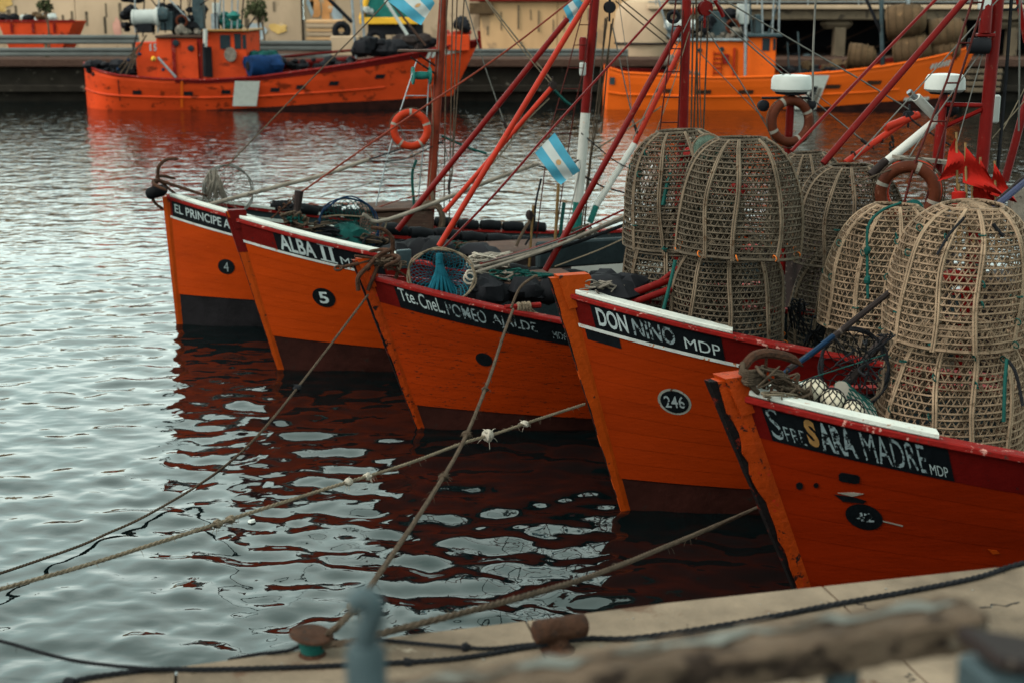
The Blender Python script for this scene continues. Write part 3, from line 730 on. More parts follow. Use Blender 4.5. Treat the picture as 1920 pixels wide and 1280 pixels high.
wire(3, [(1328, 60), (1395, 165), (1459, 275)], 'wire', .008, 'backstay'); wire(3, [(1312, 100), (1400, 190), (1480, 270)], 'wire', .005)
MB().torus(bp(3, 1263, 32), .055, .022, (0, 1, .3), 14, 8).build('mast_sheave', M['darkstuff'], B[3])
wire(3, [(1340, 0), (1352, 22), (1356, 32)], 'mastred', .022, 'mast_hook')
for lt, m_, a, b in ((0, 'sparwood', (884, 503), (1176, 408)), (.05, 'sparwood', (890, 512), (1186, 398)), (-.05, 'ropedark', (905, 500), (1190, 415))): wire(3, [a, ((a[0]+b[0])/2, (a[1]+b[1])/2+8), b], m_, .020, 'boat_hook_pole', lt, 7)
wire(3, [(900, 495), (1040, 452), (1186, 386)], 'mastred', .012, 'mooring_pendant')
hb = MB(); P = bp(3, 1000, 530, -.1); hb.box(P, (.9, .6, .16), Matrix.Rotation(.35, 3, 'Z'), .02); hb.build('hatch_box', M['oldwood'], B[3], False)
hb = MB(); P = bp(3, 1150, 470, -1.0); hb.box(P, (1.9, .12, .30), Matrix.Rotation(.35, 3, 'Z'), .02); hb.build('bulwark_board', M['inner'], B[3], False)
# radar on a post with its lamp bracket, on boat 3's wheelhouse
P = bp(3, 1484, 162)
MB().lathe([(.05, -.06), (.20, -.055), (.225, -.03), (.222, .075), (.20, .115), (.12, .125)], P, (0, 0, 1), 22).build('radar_dome', M['plastic'], B[3])
MB().lathe([(.06, -.10), (.17, -.085), (.18, -.062), (.05, -.060)], P, (0, 0, 1), 16).build('radar_base', M['darkstuff'], B[3])
MB().tube([P - Vector((0, 0, .1)), P - Vector((.02, 0, 2.1))], .045, 10).build('radar_post', M['mastred'], B[3])
MB().tube([P + Vector((-.32, 0, -.13)), P + Vector((.2, 0, -.13))], .016, 6).build('lamp_bracket', M['darkstuff'], B[3])
MB().lathe([(.03, -.05), (.06, -.03), (.065, .03), (.03, .05)], P + Vector((-.31, -.03, -.21)), (.3, -1, 0), 12).build('deck_lamp', M['darkstuff'], B[3])
MB().lathe([(.03, -.04), (.05, -.03), (.05, .03), (.02, .05)], P + Vector((.22, -.03, -.2)), (.3, -1, 0), 12).build('deck_lamp', M['darkstuff'], B[3])
hb = MB(); P = bp(3, 1520, 430, 0); hb.box(Vector((P.x+.6, P.y+.2, 1.3)), (1.6, 1.5, 1.5), Matrix.Rotation(.35, 3, 'Z'), .04); hb.build('wheelhouse', M['darkwood'], B[3], False)
spar(3, (1585, 306), (1716, 214), 13, 'sparorange', 'boom', -.2)
spar(3, (1660, 240), (1722, 216), 15, 'sparorange', 'boom_head', -.2)
for k, (x, y) in enumerate(((1674, 262), (1672, 272), (1670, 282), (1652, 262), (1636, 274), (1600, 290))):
    MB().torus(bp(3, x, y, -.2), .035, .010, (1, .4*(k % 2), .3), 12, 6).build('shackle', M['darkwood'], B[3])
wire(3, [(1700, 210), (1718, 232), (1785, 275)], 'ropedark', .010, 'guy_rope'); block(3, 1704, 218, 20, 36, 'darkstuff', -.2)
# ---- boat 4
A4, T4 = mast(4, (1875, -40), (1838, 340), 23, [(1, 'mastred')], .2)
MB().tube([A4, Vector((A4.x-.05, A4.y, .7))], .068, 12).build('mast_foot', M['mastred'], B[4])
ladder(4, [(1826, -8), (1776, 150), (1714, 310), (1694, 385)], [(1846, -8), (1840, 19), (1797, 155), (1756, 300), (1732, 395)], [5, 81, 156, 228], 'ladderred', .011, .15)
spar(4, (1543, 307), (1812, -4), 13, 'mastred', 'forestay_spar', 0, .25); wire(4, [(1484, 284), (1640, 118), (1762, -8)], 'mastred', .016, 'forestay')
P = bp(4, 1772, 158, -.3); 
MB().lathe([(.05, -.075), (.155, -.07), (.185, -.045), (.178, .045), (.155, .085), (.08, .095)], P, (0, 0, 1), 22).build('radar_dome', M['plastic'], B[4])
MB().lathe([(.04, -.095), (.13, -.09), (.14, -.078), (.04, -.0765)], P, (0, 0, 1), 16).build('radar_base', M['darkstuff'], B[4])
Pb = bp(4, 1752, 372, -.3); MB().tube([P - Vector((0, 0, .09)), P.lerp(Pb, .35), P.lerp(Pb, .36), Pb], [.035, .035, .05, .055], 10).build('radar_post', M['mastred'], B[4])
MB().tube([bp(4, 1766, 196, -.3), bp(4, 1846, 198)], .022, 8).build('radar_strut', M['mastred'], B[4]); MB().tube([bp(4, 1768, 240, -.3), bp(4, 1842, 206)], .022, 8).build('radar_strut', M['mastred'], B[4])
MB().lathe([(.06, -.10), (.075, -.05), (.075, .05), (.04, .10)], bp(4, 1776, 205, -.35), (1, .2, 0), 12).build('deck_lamp', M['darkstuff'], B[4])
spar(4, (1640, 322), (1762, 222), 17, 'mastwhite', 'exhaust_pipe', -.5); spar(4, (1718, 183), (1760, 226), 18, 'mastwhite', 'exhaust_elbow', -.5); spar(4, (1632, 330), (1662, 302), 18, 'darkwood', 'exhaust_foot', -.5)
wire(4, [(1704, 172), (1712, 180), (1722, 188)], 'steel', .03, 'exhaust_clamp', -.5)
pl = MB(); a, b = bp(4, 1686, 294, -.2), bp(4, 1775, 306, -.2); pl.box((a+b)/2, ((b-a).length, .2, .03), Matrix.Rotation(.1, 3, 'Z') @ Matrix.Rotation(.10, 3, 'Y')); pl.build('ladder_step_board', M['sparwood'], B[4], False)
wire(4, [(1897, -10), (1885, 160), (1868, 345)], 'ropedark', .016, 'halyard'); wire(4, [(1912, -10), (1911, 150), (1910, 246)], 'wire', .009, 'halyard')
spar(4, (1930, 170), (1884, 340), 15, 'mastred', 'aft_strut', -.3); spar(4, (1908, -10), (1924, 80), 10, 'mastred', 'aft_strut', -.3)
wire(4, [(1930, 150), (1880, 245)], 'rope', .006, 'guy_rope'); wire(4, [(1925, 185), (1860, 260)], 'rope', .006, 'guy_rope')
MB().box(bp(4, 1867, 205, -.1), (.07, .05, .26), bev=.015).build('mast_antenna', M['plastic'], B[4], False)
P = bp(4, 1838, 82, .05); mb = MB(); mb.box(P + Vector((.0, 0, 0)), (.17, .12, .10), bev=.02); mb.lathe([(.03, -.1), (.07, -.09), (.07, .09), (.03, .1)], P + Vector((-.02, -.03, -.02)), (1, 0, 0), 12); mb.build('mast_winch', M['darkstuff'], B[4])
MB().box(bp(4, 1848, 66, .05), (.16, .08, .03), bev=.006).build('winch_shelf', M['mastred'], B[4], False)
MB().lathe([(.03, -.14), (.055, -.13), (.055, .10), (.04, .14)], bp(4, 1848, 34, .05), (0, 0, 1), 12).build('mast_lamp', M['mastred'], B[4]); MB().box(bp(4, 1846, 6, .05), (.10, .08, .12), bev=.01).build('lamp_glass', M['plastic'], B[4], False)
MB().tube([bp(4, 1838, 20, .05), bp(4, 1905, 18, -.1), bp(4, 1912, 8, -.1)], .012, 6).build('spreader', M['darkstuff'], B[4])
hb = MB(); P = bp(4, 1900, 420); hb.box(Vector((P.x+.9, P.y+.4, 1.15)), (1.6, 1.5, 1.2), Matrix.Rotation(.33, 3, 'Z'), .04); hb.build('wheelhouse', M['darkwood'], B[4], False)
mb = MB(); P = bp(4, 1905, 400, 0); mb.box(P, (.13, .13, .5), bev=.01); mb.build('bitt_post', M['sparwood'], B[4], False)
# red frame lying in the bow of boat 4
spar(4, (1163, 560), (1262, 522), 15, 'mastred', 'bow_frame', .05); spar(4, (1175, 572), (1258, 542), 13, 'mastred', 'bow_frame', .15); spar(4, (1215, 545), (1275, 500), 9, 'mastred', 'bow_frame', .05)
# black rubber fenders laid along the rails
def fenders(i, us, side, dz=.07, ln=.34, drop=0.):
    for k, u in enumerate(us):
        zs = sheer(i, u); a, b = hp(i, u, zs, side, -.03-drop), hp(i, u+ln, sheer(i, u+ln), side, -.03-drop); rw = []
        j = rnd.uniform(-.012, .012)
        m = a.lerp(b, .5) + Vector((0, 0, .012))
        MB().tube([p + Vector((0, 0, dz+j)) for p in (a, a.lerp(b, .06), m, a.lerp(b, .94), b)], [.05, .085, .092, .085, .05], 10).build('rubber_fender', M['rubber'], B[i], world=False)
fenders(1, [1.5+.36*k for k in range(12)], -1); fenders(1, [2.1+.36*k for k in range(8)], 1, .05)
fenders(2, [1.9+.36*k for k in range(11)], -1); fenders(2, [2.0+.36*k for k in range(9)], 1, .06)
fenders(3, [1.2+.36*k for k in range(12)], -1); fenders(3, [1.75+.36*k for k in range(6)], 1, .02, .34, .12)

# more of the fine running rigging
for i_, pts, m_, r_ in ((1, [(693, 303), (760, 298), (835, 262)], 'ropedark', .008), (1, [(723, 312), (800, 318)], 'rope', .006), (1, [(745, 225), (760, 262), (780, 300)], 'wire', .006), (1, [(700, 392), (760, 372), (815, 360), (905, 338)], 'mastrust', .008), (1, [(805, 120), (812, 250), (800, 400)], 'rope', .006), (1, [(828, -10), (818, 200), (822, 330)], 'wire', .006),
                        (2, [(725, 410), (640, 404), (600, 408)], 'rope', .010), (2, [(727, 412), (712, 455), (700, 470)], 'rope', .010), (2, [(910, 0), (960, 70), (1034, 160)], 'rope', .007), (2, [(1010, 312), (1055, 318), (1085, 300)], 'ropedark', .010), (2, [(1005, 390), (1048, 392)], 'wire', .006), (2, [(1090, 250), (1150, 300), (1190, 320)], 'ropedark', .008), (2, [(1120, 60), (1098, 260), (1062, 430)], 'wire', .006), (2, [(1160, 0), (1178, 130), (1186, 240)], 'wire', .005),
                        (3, [(1040, 500), (1120, 470), (1186, 440)], 'rope', .008), (3, [(905, 492), (990, 470), (1080, 440)], 'wire', .006), (3, [(1295, 30), (1240, 150), (1186, 262)], 'wire', .006), (3, [(1316, 40), (1312, 140), (1315, 240)], 'ropebrown', .007), (3, [(1345, 5), (1420, 90), (1560, 200)], 'wire', .005), (3, [(1292, 60), (1262, 160), (1225, 262)], 'rope', .006),
                        (4, [(1530, -10), (1525, 90), (1524, 190)], 'wire', .010), (4, [(1880, -10), (1700, 190), (1600, 300)], 'wire', .006), (4, [(1866, 60), (1740, 240), (1690, 320)], 'wire', .006), (4, [(1846, 90), (1800, 250), (1780, 330)], 'wire', .005), (4, [(1690, 310), (1640, 330), (1600, 345)], 'ropebrown', .008)):
    wire(i_, pts, m_, r_, 'running_line', .05)
# ================================================================== wicker traps
PROF = [(0, .520), (.12, .522), (.25, .517), (.40, .508), (.52, .494), (.63, .472), (.72, .44), (.80, .40), (.865, .35), (.915, .295), (.95, .24), (.975, .185)]
def prof_r(z):
    for (a, ra), (b, rb) in zip(PROF, PROF[1:]):
        if z <= b: return ra + (rb-ra)*(z-a)/(b-a)
    return PROF[-1][1]
PL_ = [0.]
for (a, ra), (b, rb) in zip(PROF, PROF[1:]): PL_.append(PL_[-1] + math.hypot(b-a, rb-ra))
def prof_s(s):                           # by arc length
    for k in range(len(PL_)-1):
        if s <= PL_[k+1] + 1e-9:
            t = (s-PL_[k])/(PL_[k+1]-PL_[k]); return PROF[k][0]+(PROF[k+1][0]-PROF[k][0])*t, PROF[k][1]+(PROF[k+1][1]-PROF[k][1])*t
    return PROF[-1]
def trap_meshes(seed, straw, rib):
    g = random.Random(seed); out = []
    def P(s, a, off=0.):
        z, r = prof_s(max(0, min(s, PL_[-1]))); w = .016*math.sin(2*a+seed+z*2) + .010*math.sin(3*a+seed*2-z*3) + .006*math.sin(7*a+z*9+seed)
        return Vector(((r+off+w)*math.cos(a) + .05*z*z*math.sin(seed*1.9), (r+off+w)*math.sin(a) + .05*z*z*math.cos(seed*2.3), z + .012*math.sin(a+seed)*z))
    nh = 21
    for k in range(nh):                                              # hoops
        s = .012 + (PL_[-1]-.02)*k/(nh-1); ph, am = g.uniform(0, 6), g.uniform(.002, .007)
        r_ = .0078 if 0 < k < nh-1 else .0145
        pts = [P(s + am*math.sin(a*2+ph), a, .011) for a in [2*math.pi*j/36 for j in range(36)]]
        out.append(('hoop' if 0 < k < nh-1 else ('rim' if k == 0 else 'mouth_ring'), MB().tube(pts, r_, 5, closed=True).mesh('hoop', straw)))
    nr = 10
    for k in range(nr):                                              # doubled upright canes
        a0 = 2*math.pi*k/nr + g.uniform(-.07, .07); dr = g.uniform(-.05, .05); mb = MB()
        for d in (-.016, .016):
            mb.tube([P(PL_[-1]*j/15, a0 + dr*j/15 + .03*math.sin(j*.5+k*2+seed) + d*(1+.6*j/15), .019 + g.uniform(-.001, .001)) for j in range(16)], .0105, 5)
        out.append(('rib', mb.mesh('rib', rib)))
    mb = MB(); nd = 56                                               # the diagonal weave
    for sgn in (1, -1):
        for k in range(nd):
            a0 = 2*math.pi*k/nd + g.uniform(-.02, .02); pts = []; a = a0; n = 18; ds = PL_[-1]/n
            smax = n if k % 2 == 0 else n-5
            for j in range(smax+1):
                pts.append(P(ds*j, a, .002*sgn)); z, r = prof_s(min(ds*j, PL_[-1])); a += sgn*ds*.58/max(r, .3)
            if g.random() < .07: pts = pts[:g.randrange(6, 14)]
            mb.tube(pts, .0050, 4, caps=False)
    out.append(('weave', mb.mesh('weave', straw)))
    mb = MB()
    for k in range(nr):
        for q in range(6):
            a0 = 2*math.pi*k/nr; mb.ball(P(.06+q*.17, a0, .018), .014, 5)
    return out
def twine_mesh(m, seed):                                             # lashings where canes cross hoops
    g = random.Random(seed); mb = MB()
    for k in range(10):
        a = 2*math.pi*k/10 + .0
        for q in range(3 if m is not M['lashing'] else 1):
            s = .03 if m is M['lashing'] else g.uniform(.02, .9)
            z, r = prof_s(s); c = Vector(((r+.016)*math.cos(a), (r+.016)*math.sin(a), z))
            mb.torus(c, .026, .0055, (0, 0, 1) if q % 2 else (math.cos(a+1.57), math.sin(a+1.57), .4), 8, 5)
    return mb.mesh('lashing', m)
TM = [trap_meshes(1, M['straw'], M['strawrib']), trap_meshes(2, M['strawgrey'], M['strawribgrey']), trap_meshes(3, M['strawgrey'], M['strawribgrey']), trap_meshes(4, M['straw'], M['strawrib'])]
TW = dict(g=twine_mesh(M['greentwine'], 1), o=twine_mesh(M['lashing'], 2))
def trap(base, sc_, rz, kind, label, lash=None, tilt=(0, 0), hs=1.):
    o = thing('fish_trap', base, label, 'fish trap', group='wicker fish traps stacked on the decks', rot=(tilt[0], tilt[1], rz)); o.scale = (sc_, sc_, sc_*hs)
    for nm, me in TM[kind]:
        c = bpy.data.objects.new(nm, me); COL.objects.link(c); c.parent = o
        if nm == 'weave': c['kind'] = 'stuff'
    if lash: c = bpy.data.objects.new('lashing', TW[lash]); COL.objects.link(c); c.parent = o; c['kind'] = 'stuff'
    WINV[o.name] = (Matrix.Translation(Vector(base)) @ o.rotation_euler.to_matrix().to_4x4() @ Matrix.Diagonal((sc_, sc_, sc_*hs, 1))).inverted()
    return o
def trap_at(cx, ytop, yrim, depth, wpx):
    """centre column, top and near rim as seen, depth -> base point, scale, height"""
    r = wpx/2/F*depth; rim = pd(cx, yrim, depth-r*cp*.97); top = pd(cx, ytop, depth-.04)
    c = pd(cx, 600, depth); y = rim.y + r
    x = (cx-960)/F*(depth)
    return Vector((x, y, rim.z)), r/.53, (top.z-rim.z)/.975
def stack(cx, ytop, yrim, depth, wpx, kind, labels, lash=(None, None), drop=.76, rz=0., tilt=None, lows=1.04, shift=0.):
    b, s_, h_ = trap_at(cx, ytop, yrim, depth, wpx)
    tilt = tilt or (rnd.uniform(-.035, .035), rnd.uniform(-.035, .035))
    t = trap(b, s_, rz, kind[0], labels[0], lash[0], tilt, h_/s_)
    l = trap(b + Vector((shift, -shift*1.5, -drop*1.10)), s_*lows, rz+1.3, kind[1], labels[1], lash[1], (0, 0), h_/s_*.98)
    return t, l
t5, l5 = stack(1789, 377, 662, 9.8, 258, (0, 3), ('pale wicker trap with a round woven lid tipped on its crown, nearest the quay', 'pale wicker trap carrying the lidded one, nearest the quay, behind the white capped rail'), ('g', 'g'), .77, .35)
t4, l4 = stack(1648, 378, 632, 12.2, 214, (3, 1), ('pale wicker trap with a green rope over its crown, just left of the lidded trap', 'dim wicker trap under the green roped one, behind the net hoop'), ('g', None), .72, .9)
t2, l2 = stack(1383, 256, 492, 12.1, 227, (1, 1), ('grey brown wicker trap with orange lashings round its rim, top of the middle stack', 'grey wicker trap with orange canes under the orange lashed one'), ('o', 'o'), .72, .15, (.0, .03), .98, -.05)
t1, l1 = stack(1283, 242, 474, 12.95, 214, (2, 2), ('greyed wicker trap leaning left, top of the leftmost stack', 'greyed wicker trap at the bottom of the leftmost stack, beside the red frame'), ('g', None), .66, .5, (0, -.05))
t3, l3 = stack(1589, 307, 508, 13.75, 198, (1, 1), ('dull wicker trap between the orange lashed trap and the green roped trap', 'dark lower wicker trap in the gap between the two nearest stacks'), (None, None), .74, .2)
t6, l6 = stack(2012, 418, 700, 10.9, 236, (0, 0), ('pale wicker trap cut off by the right edge of the picture', 'lower wicker trap at the right edge of the picture'), ('g', None), .74, .8)
bx, sx, hx_ = trap_at(1512, 284, 470, 14.9, 150)
trap(bx, sx, .3, 1, 'small wicker trap showing only its crown behind the orange lashed trap', 'o', (0, 0), hx_/sx)
# round woven lids, tied on
def lid(o, r_, c, axis, m, name='lid'):
    mb = MB(); n = 11; ax = Vector(axis).normalized(); q = Vector((0, 0, 1)).rotation_difference(ax); c = Vector(c)
    for k in range(1, n+1):
        rr = r_*k/n; z = .05*(1-(rr/r_)**2)
        mb.tube([c + q @ Vector((rr*math.cos(a)*(1+.02*math.sin(5*a+k)), rr*math.sin(a), z + .004*math.sin(9*a+k*3.1))) for a in [2*math.pi*j/30 for j in range(30)]], .0085, 4, closed=True)
    for k in range(22):
        a = 2*math.pi*k/22; mb.tube([c + q @ Vector((rr*math.cos(a), rr*math.sin(a), .05*(1-(rr/r_)**2)+.004)) for rr in (.01, r_*.5, r_)], .007, 4)
    l = mb.build(name, m, o); l['kind'] = 'stuff'; return l
P = pd(1838, 407, 9.50); lid(t5, .165, P, (.22, -.50, .85), M['straw'])
P = pd(1326, 278, 12.35); l_ = lid(t1, .115, P, (-.3, -.9, .55), M['greennetgrey']); MB().torus(P, .13, .012, (-.3, -.9, .55), 20, 6).build('lid_hoop', M['strawribgrey'], t1)
P = pd(1714, 388, 12.1); l_ = lid(t4, .075, P, (.1, -.4, .9), M['green_net'])
def trope(o, pts, depth, m, r=.012, name='tie_rope'):
    return MB().tube(curve([pd(*p, depth if len(p) == 2 else p[2]) if len(p) == 2 else pd(p[0], p[1], p[2]) for p in pts], 6), r, 6).build(name, M[m], o)
trope(t4, [(1690, 380), (1652, 396), (1628, 425), (1626, 480), (1627, 560)], 11.62, 'greentwine', .012)
for x, y in ((1626, 470), (1626, 525)): MB().ball(pd(x, y, 11.6), .03, 8, .04, .3, x+y).build('knot', M['greentwine'], t4)
trope(t5, [(1808, 408), (1780, 440), (1757, 478)], 9.28, 'darkstuff', .009); trope(t5, [(1862, 420), (1874, 436), (1882, 442)], 9.3, 'darkstuff', .014)
trope(l5, [(1888, 672), (1884, 720), (1882, 790)], 9.2, 'greentwine', .012); trope(l5, [(1890, 675), (1905, 700), (1918, 760)], 9.2, 'ropedark', .012)
trope(t1, [(1258, 325), (1250, 350), (1243, 385)], 12.42, 'greentwine', .02); trope(t1, [(1290, 305), (1289, 330), (1288, 348)], 12.42, 'ropedark', .014); trope(t1, [(1322, 312), (1312, 325), (1305, 332)], 12.4, 'ropedark', .018)
MB().ball(pd(1299, 260, 12.6), .035, 8, .03, .3, 1).build('knot', M['ropewhite'], t1)
trope(l2, [(1266, 488), (1258, 525), (1244, 580)], 11.65, 'greentwine', .016)
# crumpled red floats glimpsed inside the traps
def float_in(x, y, d, label):
    o = MB().ball(pd(x, y, d), .085, 12, .06, .5, x).build('marker_float', M['redrail']); tag(o, label, 'float', 'red floats stowed inside the traps')
float_in(1385, 355, 12.1, 'red float seen through the weave of the orange lashed trap'); float_in(1790, 520, 9.9, 'red float seen through the weave of the lidded trap'); float_in(1295, 290, 12.9, 'red float inside the leaning trap of the leftmost stack')

# ================================================================== hoops with nets, anchors, bow tangles
def hoop_net(name, label, c, r, axis, drop, m, ringm, n=22, twist=1.1, sy=1., pole=None, polem='sparwood', poler=.025):
    o = thing(name, c, label, 'landing net', group='landing nets on the bows'); c = Vector(c); ax = Vector(axis).normalized(); q = Vector((0, 0, 1)).rotation_difference(ax)
    g = random.Random(len(label)); rp = lambda a, k=1.: c + q @ Vector((r*k*math.cos(a), r*k*sy*math.sin(a), 0))
    mb = MB()
    for s_ in (0, 1): mb.tube([rp(2*math.pi*j/40, 1+.05*s_ + .02*math.sin(7*j*.157+s_*2)) + ax*.012*math.sin(j*1.3+s_*3) for j in range(40)], .012 - .003*s_, 6, closed=True)
    mb.build('hoop', M[ringm], o)
    mb = MB(); tip = c + Vector(drop)
    for sgn in (1, -1):
        for k in range(n):
            a = 2*math.pi*k/n; pts = []
            for j in range(9):
                t = j/8; e = 1-t**1.6*.86
                pts.append(rp(a + sgn*twist*t, e).lerp(tip, t**1.2*.9) + Vector((g.uniform(-1, 1), g.uniform(-1, 1), g.uniform(-1, 1)))*.008)
            mb.tube(pts, .0046, 3, caps=False)
    nn = mb.build('netting', M[m], o); nn['kind'] = 'stuff'
    if pole: MB().tube(curve(pole, 5), poler, 8).build('pole', M[polem], o)
    return o
c = bp(1, 428, 357); 
hoop_net('landing_net', 'round landing net of thin brownish mesh on a long grey pole, by the farthest bow', c, .34, (.45, -.85, .25), (-.25, .25, -.08), 'grey_net', 'wire', 14, .9, 1., [bp(1, 380, 387, .15), bp(1, 520, 350, .15), bp(1, 600, 330, .15), bp(1, 692, 299, .15)], 'sparwood', .030)
o = bpy.data.objects['landing_net']
mb = MB(); g_ = random.Random(2)
for k in range(26):
    a = bp(1, 400+g_.uniform(-8, 8), 322+g_.uniform(-4, 6)); b = bp(1, 392+g_.uniform(-14, 40), 372+g_.uniform(-8, 8)); mb.tube(curve([a, a.lerp(b, .5) + Vector((g_.uniform(-.05, .05), -.05, .03)), b], 4), .012, 4)
mb.build('gathered_mesh', M['grey_net'], o)['kind'] = 'stuff'
c = bp(2, 653, 428, .1)
hoop_net('landing_net', 'green mesh landing net behind the white rail of the boat with the 5', c, .36, (.3, -.95, .1), (.1, .3, -.1), 'green_net', 'blue', 30, 1.3, 1.0, [bp(2, 680, 402, .1), bp(2, 728, 412, .1), bp(2, 925, 337, .1), bp(2, 1008, 307, .1)], 'sparwood', .026)
mb = MB(); P = bp(2, 655, 448, -.05); mb.ball(P, .25, 14, .2, .45, 2); mb.build('net_bundle', M['green_net'], bpy.data.objects['landing_net.001'])
c = bp(3, 828, 517, .25)
o3 = hoop_net('landing_net', 'blue mesh landing net with a rope bound hoop, on the bow with half erased name', c, .335, (.12, -.97, .2), (.0, .28, -.1), 'blue_net', 'rope', 34, 1.2, .80)
mb = MB()
for k in range(16):
    a = 2*math.pi*k/16; mb.tube(curve([bp(3, 823+3*math.cos(a), 488+2*math.sin(a), .2), bp(3, 826+8*math.cos(a), 510, .2+.02*math.sin(a)), bp(3, 828+26*math.cos(a), 548+4*math.sin(a*2), .2+.06*math.sin(a))], 5), .018, 5)
mb.build('gathered_mesh', M['blue_net'], o3)['kind'] = 'stuff'
MB().lathe([(.035, -.05), (.04, 0), (.035, .05)], bp(3, 824, 484, .2), (0, 0, 1), 10).build('hoop_grip', M['blue_net'], o3)
mb = MB(); mb.torus(bp(3, 880, 522, .32), .055, .012, (.2, -1, 0), 14, 6); mb.torus(bp(3, 882, 516, .32), .05, .012, (.5, -1, .3), 14, 6); mb.build('rope_loop', M['ropewhite'], o3)
c = pd(1602, 690, 9.75)
hoop_net('landing_net', 'big black hoop net lying against the traps behind the cream floats', c, .25, (.25, -.93, .3), (.1, .25, -.1), 'ropedark', 'ropedark', 16, .9, 1.05, [pd(1478, 692, 9.3), pd(1545, 645, 9.6), pd(1668, 548, 9.75)], 'darkwood', .022)
MB().tube(curve([pd(1464, 703, 9.25), pd(1500, 678, 9.38), pd(1562, 630, 9.55)], 4), [.016]*5+[.019]*4, 8).build('blue_pole_end', M['blue'], bpy.data.objects['landing_net.003'])
o = MB().tube([pd(1556, 755, 9.8), pd(1660, 632, 10.1), pd(1672, 600, 10.2)], .035, 8).build('pole', M['darkwood']); tag(o, 'thick black pole leaning on the lower pale trap beside the hoop net', 'pole')
def loose_pole(a, b, d0, d1, r, m, label):
    o = MB().tube([pd(*a, d0), pd(*b, d1)], r, 8).build('pole', M[m]); tag(o, label, 'pole')
loose_pole((1866, 388), (1932, 333), 10.4, 10.9, .026, 'navy', 'navy blue pole slanting up at the right edge behind the lidded trap')
loose_pole((1828, 412), (1932, 322), 10.4, 11.0, .015, 'darkwood', 'thin dark pole slanting up just behind the red flags')

def anchor(label, c, L, d_shank, d_arm, m='rust', stock=True, arms=4):
    """a grapnel: shank, crown and curved flukes"""
    o = thing('anchor', c, label, 'anchor', group='anchors stowed on the bows'); c = Vector(c); s_ = Vector(d_shank).normalized()
    MB().tube([c, c + s_*L], [L*.042, L*.032], 8).build('shank', M[m], o)
    a1 = (Vector(d_arm) - s_*Vector(d_arm).dot(s_)).normalized(); a2 = s_.cross(a1)
    for k in range(arms):
        an = 2*math.pi*k/arms + .3; d = a1*math.cos(an) + a2*math.sin(an)
        MB().tube(curve([c, c + d*L*.28 - s_*L*.06, c + d*L*.50 + s_*L*.06, c + d*L*.60 + s_*L*.30], 5), [L*.042]*6+[L*.038]*5+[L*.034]*4+[L*.012], 7).build('fluke', M[m], o)
    MB().torus(c + s_*L*1.03, L*.07, L*.022, tuple(a1), 12, 6).build('ring', M[m], o)
    return o
an1 = anchor('rusty grapnel anchor lying over the bow of the farthest moored boat', bp(1, 296, 338), .62, (1, .1, -.35), (0, .2, 1), 'rust', arms=4)
MB().tube(curve([bp(1, 300, 340), bp(1, 340, 372), bp(1, 385, 392)], 6), .02, 6).build('anchor_chain', M['rust'], an1)
o = MB().tube(curve([bp(1, 276, 366, .12), bp(1, 292, 360, .16), bp(1, 312, 356, .12)], 5), [.05, .075]+[.085]*7+[.06, .04], 10).build('tube_fender', M['rubber']); tag(o, 'black rubber sleeve hung round the bow under the far anchor', 'fender')
an3 = anchor('dark rusty anchor hooked over the stem of the boat with the half erased name', bp(3, 735, 478, .05), .55, (-.75, -.25, -.15), (0, -.4, 1), 'rust', arms=4)
MB().tube(curve([bp(3, 672, 545, .12), bp(3, 672, 520, .12), bp(3, 690, 500, .10), bp(3, 712, 478, .05), bp(3, 740, 466, .05)], 6), .024, 7).build('hook_arm', M['rust'], an3)
MB().tube(curve([bp(3, 690, 545, .1), bp(3, 700, 520, .1), bp(3, 708, 500, .08)], 5), .02, 7).build('hook_arm', M['rust'], an3)
MB().tube([bp(3, 665, 480, .05), bp(3, 705, 485, .05), bp(3, 765, 520, .05)], .014, 7).build('stock', M['rust'], an3)
mb = MB(); mb.box(bp(3, 757, 486, -.1), (.16, .05, .2), Matrix.Rotation(.5, 3, 'Z'), .01); o = mb.build('steel_plate', M['bluegrey'], B[3], False)
an5 = anchor('heavy rusty anchor wound with grey rope, in the bow of the boat nearest the quay', bp(5, 1432, 738), .27, (.04, .05, 1), (1, -.2, 0), 'rust', arms=4)
MB().tube(curve([bp(5, 1392, 690, .05), bp(5, 1412, 668, .02), bp(5, 1440, 662), bp(5, 1480, 670), bp(5, 1505, 686)], 6), [.03]*20+[.026, .02, .016, .01, .006], 8).build('fluke', M['rust'], an5)
mb = MB(); g_ = random.Random(9)
for k in range(7):
    y0 = 690+k*4; mb.tube(curve([bp(5, 1390+g_.uniform(-3, 3), y0, .04), bp(5, 1402, y0+6, .12), bp(5, 1424, y0+g_.uniform(0, 8), .08), bp(5, 1430, y0-4, -.02)], 5), .012, 6)
mb.tube(curve([bp(5, 1392, 680, .05), bp(5, 1394, 700, .1), bp(5, 1408, 722, .1), bp(5, 1422, 736, .1)], 6), .016, 6)
mb.build('wound_rope', M['ropebrown'], an5)
def tangle(label, i, pts, m, n, seed, r=.010, spread=(40, 16), name='rope_tangle'):
    g = random.Random(seed); mb = MB()
    for k in range(n):
        x, y = pts[k % len(pts)]; ps = []
        for j in range(6): ps.append(bp(i, x+g.uniform(-1, 1)*spread[0], y+g.uniform(-1, 1)*spread[1], g.uniform(-.06, .18)))
        mb.tube(curve(ps, 6), r*g.uniform(.6, 1.2), 6)
    o = mb.build(name, M[m]); o['kind'] = 'stuff'; o['label'] = label; return o
tangle('tangle of brown rope and line in the bow nearest the quay', 5, [(1470, 715), (1490, 735), (1450, 705)], 'ropebrown', 14, 4, .008, (34, 20))
tangle('loose pale twine in the bow nearest the quay', 5, [(1470, 735), (1450, 745), (1485, 750)], 'rope', 9, 5, .007, (26, 10))
